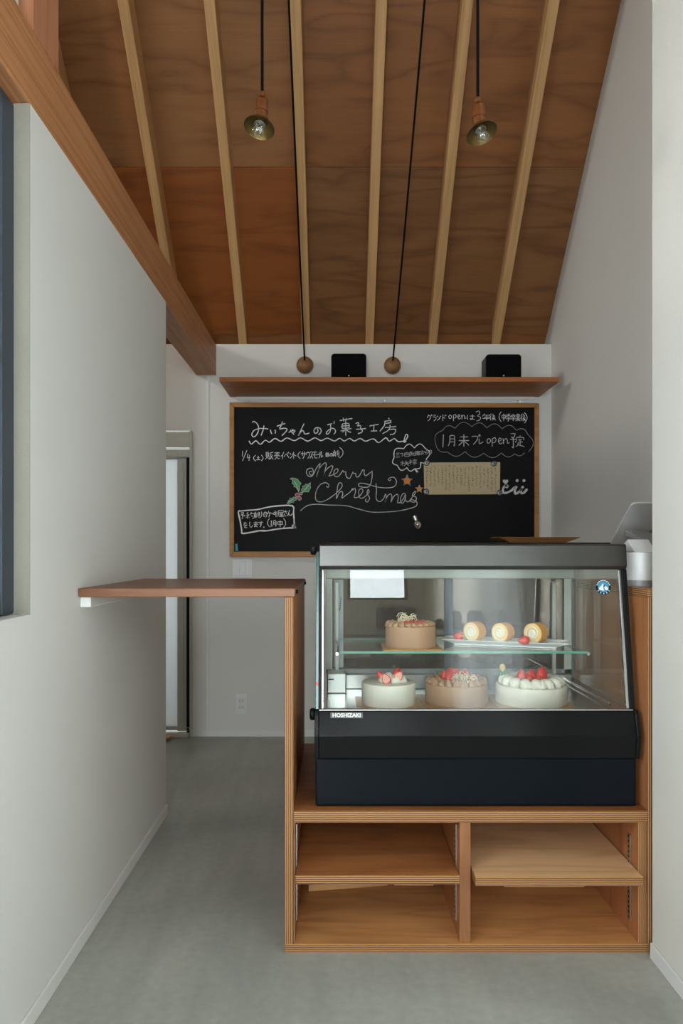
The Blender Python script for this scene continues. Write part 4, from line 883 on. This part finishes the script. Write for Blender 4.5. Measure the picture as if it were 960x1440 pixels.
# handwriting: a small pen alphabet on a 10 x 10 grid
G = {k: S_(t) for k, t in {
 '1': '6,0 5,10', '/': '9,0 1,10', '4': '3,0 1,6 8,5/6,2 5,10', '(': '8,0 4,3 4,7 8,10', ')': '2,0 6,3 6,7 2,10', '3': '1,1 6,0 7,3 3,5 8,6 7,9 2,10',
 'o': '5,3 2,5 3,9 7,8 8,5 5,3', 'p': '2,3 2,13/2,4 6,2 8,5 6,8 2,8', 'e': '1,7 7,5 6,3 3,3 2,7 5,10 9,8', 'n': '1,3 2,10/2,6 5,3 7,5 7,9 10,8',
 '土': '5,0 5,9/2,4 8,4/0,9 10,9', '販': '1,0 1,6/4,0 4,6/1,0 4,0/1,2 4,2/1,4 4,4/1,6 4,6/2,7 0,10/3,7 5,10/6,1 10,0/6,1 6,6 5,10/6,4 9,4 6,10/7,5 10,10', '売': '5,0 5,3/1,1 9,1/2,3 8,3/1,6 1,5 9,5 9,6/4,6 3,9 1,10/6,6 6,9 9,9',
 'イ': '8,0 5,4 1,6/5,4 5,10', 'ベ': '0,7 4,3 10,8/7,1 8,3/9,0 10,2', 'ン': '1,2 4,4/1,9 6,7 10,2', 'ト': '3,0 3,10/3,4 8,6', 'サ': '0,3 10,3/3,0 3,6/7,0 7,5 4,10', 'ウ': '5,0 5,2/1,5 1,2 9,2 8,6 4,10', 'ス': '1,1 8,1 5,6 0,10/5,5 9,10', 'モ': '1,1 9,1/1,5 10,5/5,1 5,9 10,9', 'ー': '0,5 10,4', 'ル': '3,1 3,6 0,10/6,0 6,9 10,6',
 '目': '2,0 2,10/8,0 8,10/2,0 8,0/2,3 8,3/2,6 8,6/2,10 8,10', 'の': '5,2 4,8 1,8 1,4 5,1 9,3 9,7 6,10', '前': '2,0 3,2/8,0 7,2/0,3 10,3/1,4 1,10/1,4 4,4 4,10/1,6 4,6/1,8 4,8/7,4 7,8/9,4 9,10 8,10',
 'グ': '3,0 0,5/2,2 7,2 5,7 1,10/8,0 9,2', 'ラ': '2,1 8,1/1,4 9,4 7,8 3,10', 'ド': '3,0 3,10/3,4 8,6/7,1 8,3/9,0 10,2', 'は': '1,1 0,6 1,10/4,3 10,3/7,0 7,8 5,10 4,8 10,10', '年': '3,0 0,4/2,2 9,2/3,5 9,5/3,5 3,7/0,7 10,7/6,2 6,10', '後': '3,0 0,3/3,3 0,6/2,5 2,10/6,0 5,2 8,3 5,5/5,5 9,5/5,6 4,8/5,7 9,7 4,10/6,7 10,10',
 '中': '1,2 1,6/9,2 9,6/1,2 9,2/1,6 9,6/5,0 5,10', '学': '2,0 3,2/5,0 5,2/8,0 7,2/1,5 1,3 9,3 9,5/3,5 7,5 5,7/0,7 10,7/5,7 5,10 3,10', '卒': '5,0 5,1/1,2 9,2/3,2 1,5/3,3 4,5/7,2 6,5/7,3 9,5/0,7 10,7/5,5 5,10', '業': '4,0 4,2/6,0 6,2/2,1 3,2/8,1 7,2/1,3 9,3/2,5 8,5/0,7 10,7/5,3 5,10/5,7 1,10/5,7 9,10', 
 '月': '2,0 2,6 0,10/2,0 8,0 8,10 7,9/2,3 8,3/2,6 8,6', '末': '1,2 9,2/0,5 10,5/5,0 5,10/5,5 0,9/5,5 10,9', 'プ': '0,2 7,2 6,6 2,10/8,1 9,0 10,1 9,2 8,1', 'レ': '2,0 2,9 9,5', '予': '1,0 8,0 5,3/2,2 6,4/0,4 10,4 8,6/5,4 5,10 3,9', '定': '5,0 5,1/1,4 1,2 9,2 9,4/3,4 7,4/5,4 5,9/5,6 8,6/3,6 2,9 0,10/2,8 5,9 10,10',
 '三': '1,1 9,0/2,5 8,4/0,10 10,9', 'つ': '0,3 7,2 9,5 5,9', '白': '5,0 4,2/1,2 1,10/9,2 9,10/1,2 9,2/1,6 9,6/1,10 9,10', '知': '2,0 0,3/1,2 5,2/0,5 6,5/3,2 3,6 0,10/3,6 5,9/7,3 7,9/10,3 10,9/7,3 10,3/7,9 10,9', '事': '0,1 10,1/2,3 8,3/2,3 2,5/8,3 8,5/2,5 8,5/0,7 10,7/2,9 8,9/5,0 5,10', 'か': '0,3 6,3 5,9 3,10/3,0 1,10/8,2 10,5', 'ら': '4,0 6,2/2,3 1,7 6,5 8,7 6,9 2,10', 
 '挨': '2,0 2,10/0,3 4,3/0,7 4,5/7,0 5,3 9,3/4,5 10,5/7,3 7,6 4,10/7,6 10,10', '拶': '2,0 2,10/0,3 4,3/0,7 4,5/5,1 10,1/7,0 6,4/9,0 9,4/8,4 5,7/9,5 5,9/10,7 6,10', '約': '3,0 1,2 4,4 0,6/2,4 4,6/2,6 2,10/0,8 1,9/4,8 4,9/7,0 5,4/6,2 10,2 10,9 8,10/7,5 8,7', '制': '1,1 0,3/0,3 6,3/0,5 6,5/3,0 3,10/1,6 1,9/5,6 5,9/8,1 8,7/10,0 10,10', 'り': '2,1 2,6/7,0 8,5 4,10', 'ケ': '3,0 0,5/2,3 10,3/6,3 3,10', 'キ': '1,3 9,2/0,6 10,5/4,0 6,10', '屋': '1,0 9,0 9,3 1,3/1,0 1,6 0,10/3,5 9,5/5,5 3,7 9,7/6,6 6,10/3,8 9,8/2,10 10,10', 'さ': '0,3 10,2/4,0 7,6/2,6 2,9 7,10', 'ん': '5,0 0,10 4,6 5,9 8,9 10,6',
 'を': '1,2 8,2/4,0 1,6 5,5 6,8/9,5 3,8 4,10 9,10', 'し': '3,0 3,8 6,10 9,6', 'ま': '1,2 9,2/1,5 9,5/5,0 5,8 2,9 3,7 8,10', 'す': '0,2 10,2/6,0 6,6 4,7 4,4 6,5 5,9 3,10', '。': '3,8 2,9 3,10 4,9 3,8'}.items()}
def write(name, items, wd, mat):
    """ITEMS: (character, left, top, right, bottom) in photograph pixels on the board"""
    mb = MB()
    for ch, x0, y0, x1, y1 in items:
        for st in G[ch]:
            pts = [(kx(x0+(x1-x0)*a/10), kz(y0+(y1-y0)*b/10)) for a, b in st]
            mb.ribbon(spline(pts, 2) if len(pts) > 2 else pts, wd, YK-0.0002)
    return mb.build(name, mat, cb)
def row(txt, spans, y0, y1, slope=0.0):
    out = []
    for ch, (a, b) in zip(txt, spans): out.append((ch, a, y0+slope*(a-spans[0][0]), b, y1+slope*(a-spans[0][0])))
    return out
r_ = [('1', 337, 634, 344, 642), ('/', 340, 633, 348, 648), ('4', 347, 638, 353, 648), ('(', 354, 640, 361, 648.5), ('土', 360, 641, 366, 647), (')', 366, 640, 372, 648)]
r_ += row('販売イベント(サウスモール', [(373, 384), (385, 394), (394.5, 400), (399.5, 406), (407, 412), (410.5, 418), (416, 424), (423, 430), (430, 436), (435.5, 440), (439, 446), (0, 0), (446, 453)][:11]+[(445, 449), (448, 454)], 636, 646, -0.02)
r_ += [('目', 457, 637, 463, 642), ('の', 463, 637, 468, 642), ('前', 468, 633, 477, 642), (')', 475, 629, 486, 644)]
write('chalk_event_line', r_, 0.0030, M['chalk'])
r_ = row('グランド', [(600.5, 608), (608, 613.5), (613.5, 619.5), (620.5, 627)], 583, 592)+row('open', [(629.5, 636), (636, 642.5), (642.5, 648), (648, 655)], 581, 589.5)+[('は', 656.5, 583, 667, 590), ('3', 668, 578, 677, 592)]
r_ += row('年後', [(678, 688), (687.5, 697)], 582, 591)+[('(', 699, 579, 706, 593)]+row('中学卒業後', [(705, 711), (711, 718), (717.5, 725), (724, 732), (732, 739)], 582, 592)+[(')', 735, 580, 744, 595)]
write('chalk_opening_line', r_, 0.0029, M['chalk'])
r_ = [('1', 619, 611, 626, 629), ('月', 630, 613, 641, 627), ('末', 645, 611, 659, 628), ('プ', 663, 611, 675, 625), ('レ', 672, 617, 680, 625)]+row('open', [(683, 691), (690, 699), (699, 707), (706, 716)], 613, 624.5)+[('予', 717, 610, 726, 630), ('定', 725, 612, 737, 628)]
write('chalk_preopening_line', r_, 0.0040, M['chalk_dim'])
r_ = row('三つ白知事からの', [(556, 562), (562.5, 567), (568, 576), (576, 584), (583.5, 592), (592, 597), (597, 602), (602, 607)], 637, 643, -0.10)+row('挨拶', [(563, 575), (575, 586)], 648, 655, -0.15)
write('chalk_bubble_text', r_, 0.0027, M['chalk_dim'])
r_ = row('予約制りのケーキ屋さん', [(338, 344), (345.5, 357), (357.5, 364), (364, 369), (370, 375.5), (376, 382), (382, 385), (384, 391), (390.5, 399), (399, 404), (404, 410.5)], 721, 729.5, -0.06)
r_ += row('をします', [(342, 348), (349, 356), (356, 363.5), (363, 370)], 734, 742, -0.05)+[('。', 369.5, 735, 374, 742), ('(', 374, 729, 380, 741), ('1', 379, 732, 383, 741), ('月', 383, 732.5, 389, 740), ('中', 389.5, 732, 398, 741), (')', 397, 729, 404, 742)]
write('chalk_box_text', r_, 0.0034, M['chalk'])

def arcs(name, pts, bulge, ox, oy, sc, wd, mat):
    out = []
    for i in range(len(pts)-1):
        a, b = Vector(pts[i]), Vector(pts[i+1]); d = b-a; nn = Vector((d.y, -d.x)).normalized()
        out.append([tuple(a+d*t+nn*bulge*d.length*math.sin(PI*t)) for t in [k/8 for k in range(9)]])
    return strokes(name, out, ox, oy, sc, wd, mat, 1)
arcs('chalk_cloud', [(135, 65), (245, 45), (392, 30), (522, 42), (655, 50), (778, 62), (878, 98), (885, 250)], 0.30, 600, 595, 6.1935, 0.0034, M['chalk_faint'])
arcs('chalk_cloud_base', [(850, 258), (765, 268), (648, 260), (495, 262), (332, 248), (180, 252), (75, 175), (135, 65)], 0.26, 600, 595, 6.1935, 0.0034, M['chalk_faint'])
arcs('chalk_bubble', [(95, 305), (240, 170), (400, 160), (560, 165), (580, 320), (490, 375), (400, 470), (288, 455), (145, 420), (95, 305)], 0.40, 545, 615, 10.6625, 0.0046, M['chalk'])
strokes('chalk_bubble_tail', S_('395,470 440,525 455,520 405,465'), 545, 615, 10.6625, 0.0044, M['chalk'], 1)

# holly and stars drawn in coloured chalk
def flat(name, outline, ox, oy, sc, mat, dy=0.0006):
    pts = [(kx(ox+a/sc), kz(oy+b/sc)) for a, b in outline]; n = len(pts); y0, y1 = YK-dy, YK-0.0001
    mb = MB().poly([(x, y0, z) for x, z in pts]+[(x, y1, z) for x, z in pts], [tuple(range(n)), tuple(range(2*n-1, n-1, -1))]+[(i, n+i, n+(i+1) % n, (i+1) % n) for i in range(n)])
    return mb.build(name, mat, cb)
l1 = [(240, 258), (290, 235), (370, 242), (455, 265), (480, 320), (545, 375), (505, 440), (500, 560), (480, 620), (455, 560), (400, 480), (345, 470), (350, 415), (295, 375), (320, 330), (290, 270)]
l2 = [(800, 355), (785, 420), (800, 495), (765, 550), (745, 610), (650, 605), (570, 625), (545, 545), (590, 500), (580, 450), (640, 445), (660, 400), (720, 405)]
l3 = [(420, 765), (410, 835), (345, 850), (340, 900), (285, 885), (235, 925), (150, 922), (195, 880), (195, 835), (240, 820), (235, 765), (290, 785), (345, 745)]
for l in (l1, l2, l3):
    flat('chalk_holly_leaf', l, 395, 660, 19.2, M['chalk_green']); strokes('chalk_leaf_outline', [l+[l[0]]], 395, 660, 19.2, 0.0026, M['chalk_dim'], 1, y=YK-0.0007)
strokes('chalk_leaf_vein', S_('360,320 420,420 475,600/745,425 650,550 570,615/330,800 240,860 170,915'), 395, 660, 19.2, 0.0022, M['chalk'], 1, y=YK-0.0008)
circ = lambda cx, cy, r: [(cx+r*math.cos(2*PI*i/16), cy+r*math.sin(2*PI*i/16)) for i in range(17)]
for cx, cy, r in ((440, 695, 48), (500, 785, 40), (540, 655, 26)):
    flat('chalk_holly_berry', circ(cx, cy, r)[:-1], 395, 660, 19.2, M['chalk_red'])
    strokes('chalk_berry_outline', [circ(cx, cy, r+8)], 395, 660, 19.2, 0.0032, M['chalk_dim'], 1, y=YK-0.0007)
star = lambda cx, cy, R_, r0, a0: [((cx+(R_ if i % 2 == 0 else r0)*math.cos(a0+PI*i/5)), cy+(R_ if i % 2 == 0 else r0)*math.sin(a0+PI*i/5)) for i in range(10)]
for cx, cy, R_ in ((288, 650, 88), (472, 775, 62)):
    st = star(cx, cy, R_*0.72, R_*0.42, -1.55); flat('chalk_star', st, 545, 615, 10.6625, M['chalk_orange'])
    s2 = star(cx, cy, R_, R_*0.44, -1.55); strokes('chalk_star_outline', [s2+[s2[0]]], 545, 615, 10.6625, 0.0024, M['chalk_dim'], 1, y=YK-0.0007)

# letter, magnets and small things on the board
pp = MB().extrude_y([(kx(595.5), kz(650.5)), (kx(703), kz(650)), (kx(702.5), kz(695)), (kx(596.5), kz(695.5))], YK-0.0016, YK-0.0008).mesh('paper', [M['paper']])
lt_ = thing('handwritten_letter', (kx(650), YK-0.001, kz(695)), 'kraft paper letter in vertical brown handwriting pinned on the chalkboard', 'letter')
put('paper_sheet', pp, lt_)
ink = MB()
for c in range(19):
    x = 600+c*5.35; y = 654+random.random()*5; end = random.uniform(678, 693)
    while y < end:
        h = random.uniform(0.6, 1.5); wdt = random.uniform(0.4, 1.5)
        for q in range(2):
            x0 = x+random.uniform(-1, 1); y0 = y+random.uniform(0, h)
            ink.ribbon([(kx(x0-wdt/2), kz(y0)), (kx(x0+wdt/2), kz(y0+random.uniform(-.5, .8)))], 0.0022, YK-0.00165, 0.0002)
        y += h+random.uniform(0.5, 1.2)
ink.build('handwriting', M['ink'], lt_)
for x, y, lb in ((599.5, 651, 'round steel magnet at the upper left corner of the letter'), (694, 652, 'round steel magnet at the upper right of the letter'), (599, 691.5, 'round steel magnet at the lower left corner of the letter'), (702, 693, 'round steel magnet at the lower right corner of the letter')):
    o = MB().lathe([(0, 0.0), (0.0165, 0), (0.0175, 0.003), (0.0155, 0.007), (0.009, 0.0085), (0.006, 0.007), (0.003, 0.011), (0, 0.0115)], (kx(x), YK-0.0018, kz(y)), (0, -1, 0), 20).build('magnet', M['dark_steel'], None, 'all')
    tag(o, lb, 'magnet', 'magnets holding the letter')
cii = S_('735,255 722,262 735,270 738,258 715,262 700,290 705,318 730,318 770,300 800,270/815,262 800,300 805,325 830,315 860,280/872,262 850,300 858,322 880,315 905,285')
mb = MB()
for st in cii: mb.ribbon(spline([(kx(590+a/6), kz(640+b/6)) for a, b in st], 4), 0.0125, YK-0.0002, 0.004)
ci = thing('script_letters', (kx(721), YK-0.001, kz(695)), 'white cursive cutout letters with a heart, right of the letter', 'sign')
mb.build('lettering', M['chalk_dim'], ci)
hs = [(722+26*0.9*(16*math.sin(t)**3)/16, 225-26*(13*math.cos(t)-5*math.cos(2*t)-2*math.cos(3*t)-math.cos(4*t))/16) for t in [2*PI*i/24 for i in range(24)]]
pts = [(kx(590+a/6), kz(640+b/6)) for a, b in hs]; MB().extrude_y(pts, YK-0.0045, YK-0.0003).build('heart', M['chalk_dim'], ci)
for a, b in ((820, 216), (878, 216)):
    MB().lathe([(0, 0), (0.0085, 0), (0.0085, 0.004), (0, 0.004)], (kx(590+a/6), YK-0.0003, kz(640+b/6)), (0, -1, 0), 14).build('dot', M['chalk_dim'], ci)
bm_ = thing('bulb_magnet', (kx(584.5), YK-0.001, kz(744)), 'tiny light bulb shaped magnet low on the chalkboard', 'magnet')
c0 = Vector((kx(586), YK-0.027, kz(737))); ad = Vector((-0.38, 0, 0.92)).normalized()
MB().lathe([(0, -0.030), (0.018, -0.024), (0.0245, -0.008), (0.022, 0.009), (0.0135, 0.0195), (0, 0.0198)], c0, ad, 20).build('glass', clear_glass('smoky_bulb_glass', (0.85, 0.78, 0.72), 0.45, 0.5, 0.15), bm_, 'all')
MB().lathe([(0, 0.020), (0.0135, 0.020), (0.0145, 0.034), (0.0125, 0.050), (0, 0.051)], c0, ad, 18).build('screw_base', M['steel'], bm_, True)
MB().tube([c0+Vector((0.008*math.cos(a), -0.004, 0.009*math.sin(2*a))) for a in [2*PI*i/16 for i in range(16)]], 0.0022, 6, closed=True).build('filament', M['copper'], bm_, True)
MB().box(c0.x-0.004, c0.x+0.004, c0.y+0.024, YK-0.0003, c0.z-0.004, c0.z+0.004).build('mount', M['black_plastic'], bm_)
ch = MB().lathe([(0, 0), (0.0085, 0), (0.0088, 0.001), (0.0075, 0.042), (0, 0.042)], (kx(333.2), YK-0.0105, kz(775)+0.0008), (-0.05, 0, 1), 14).build('chalk_stick', M['chalk_blue'], None, True)
tag(ch, 'stub of turquoise chalk in the lower left corner of the chalkboard', 'chalk')
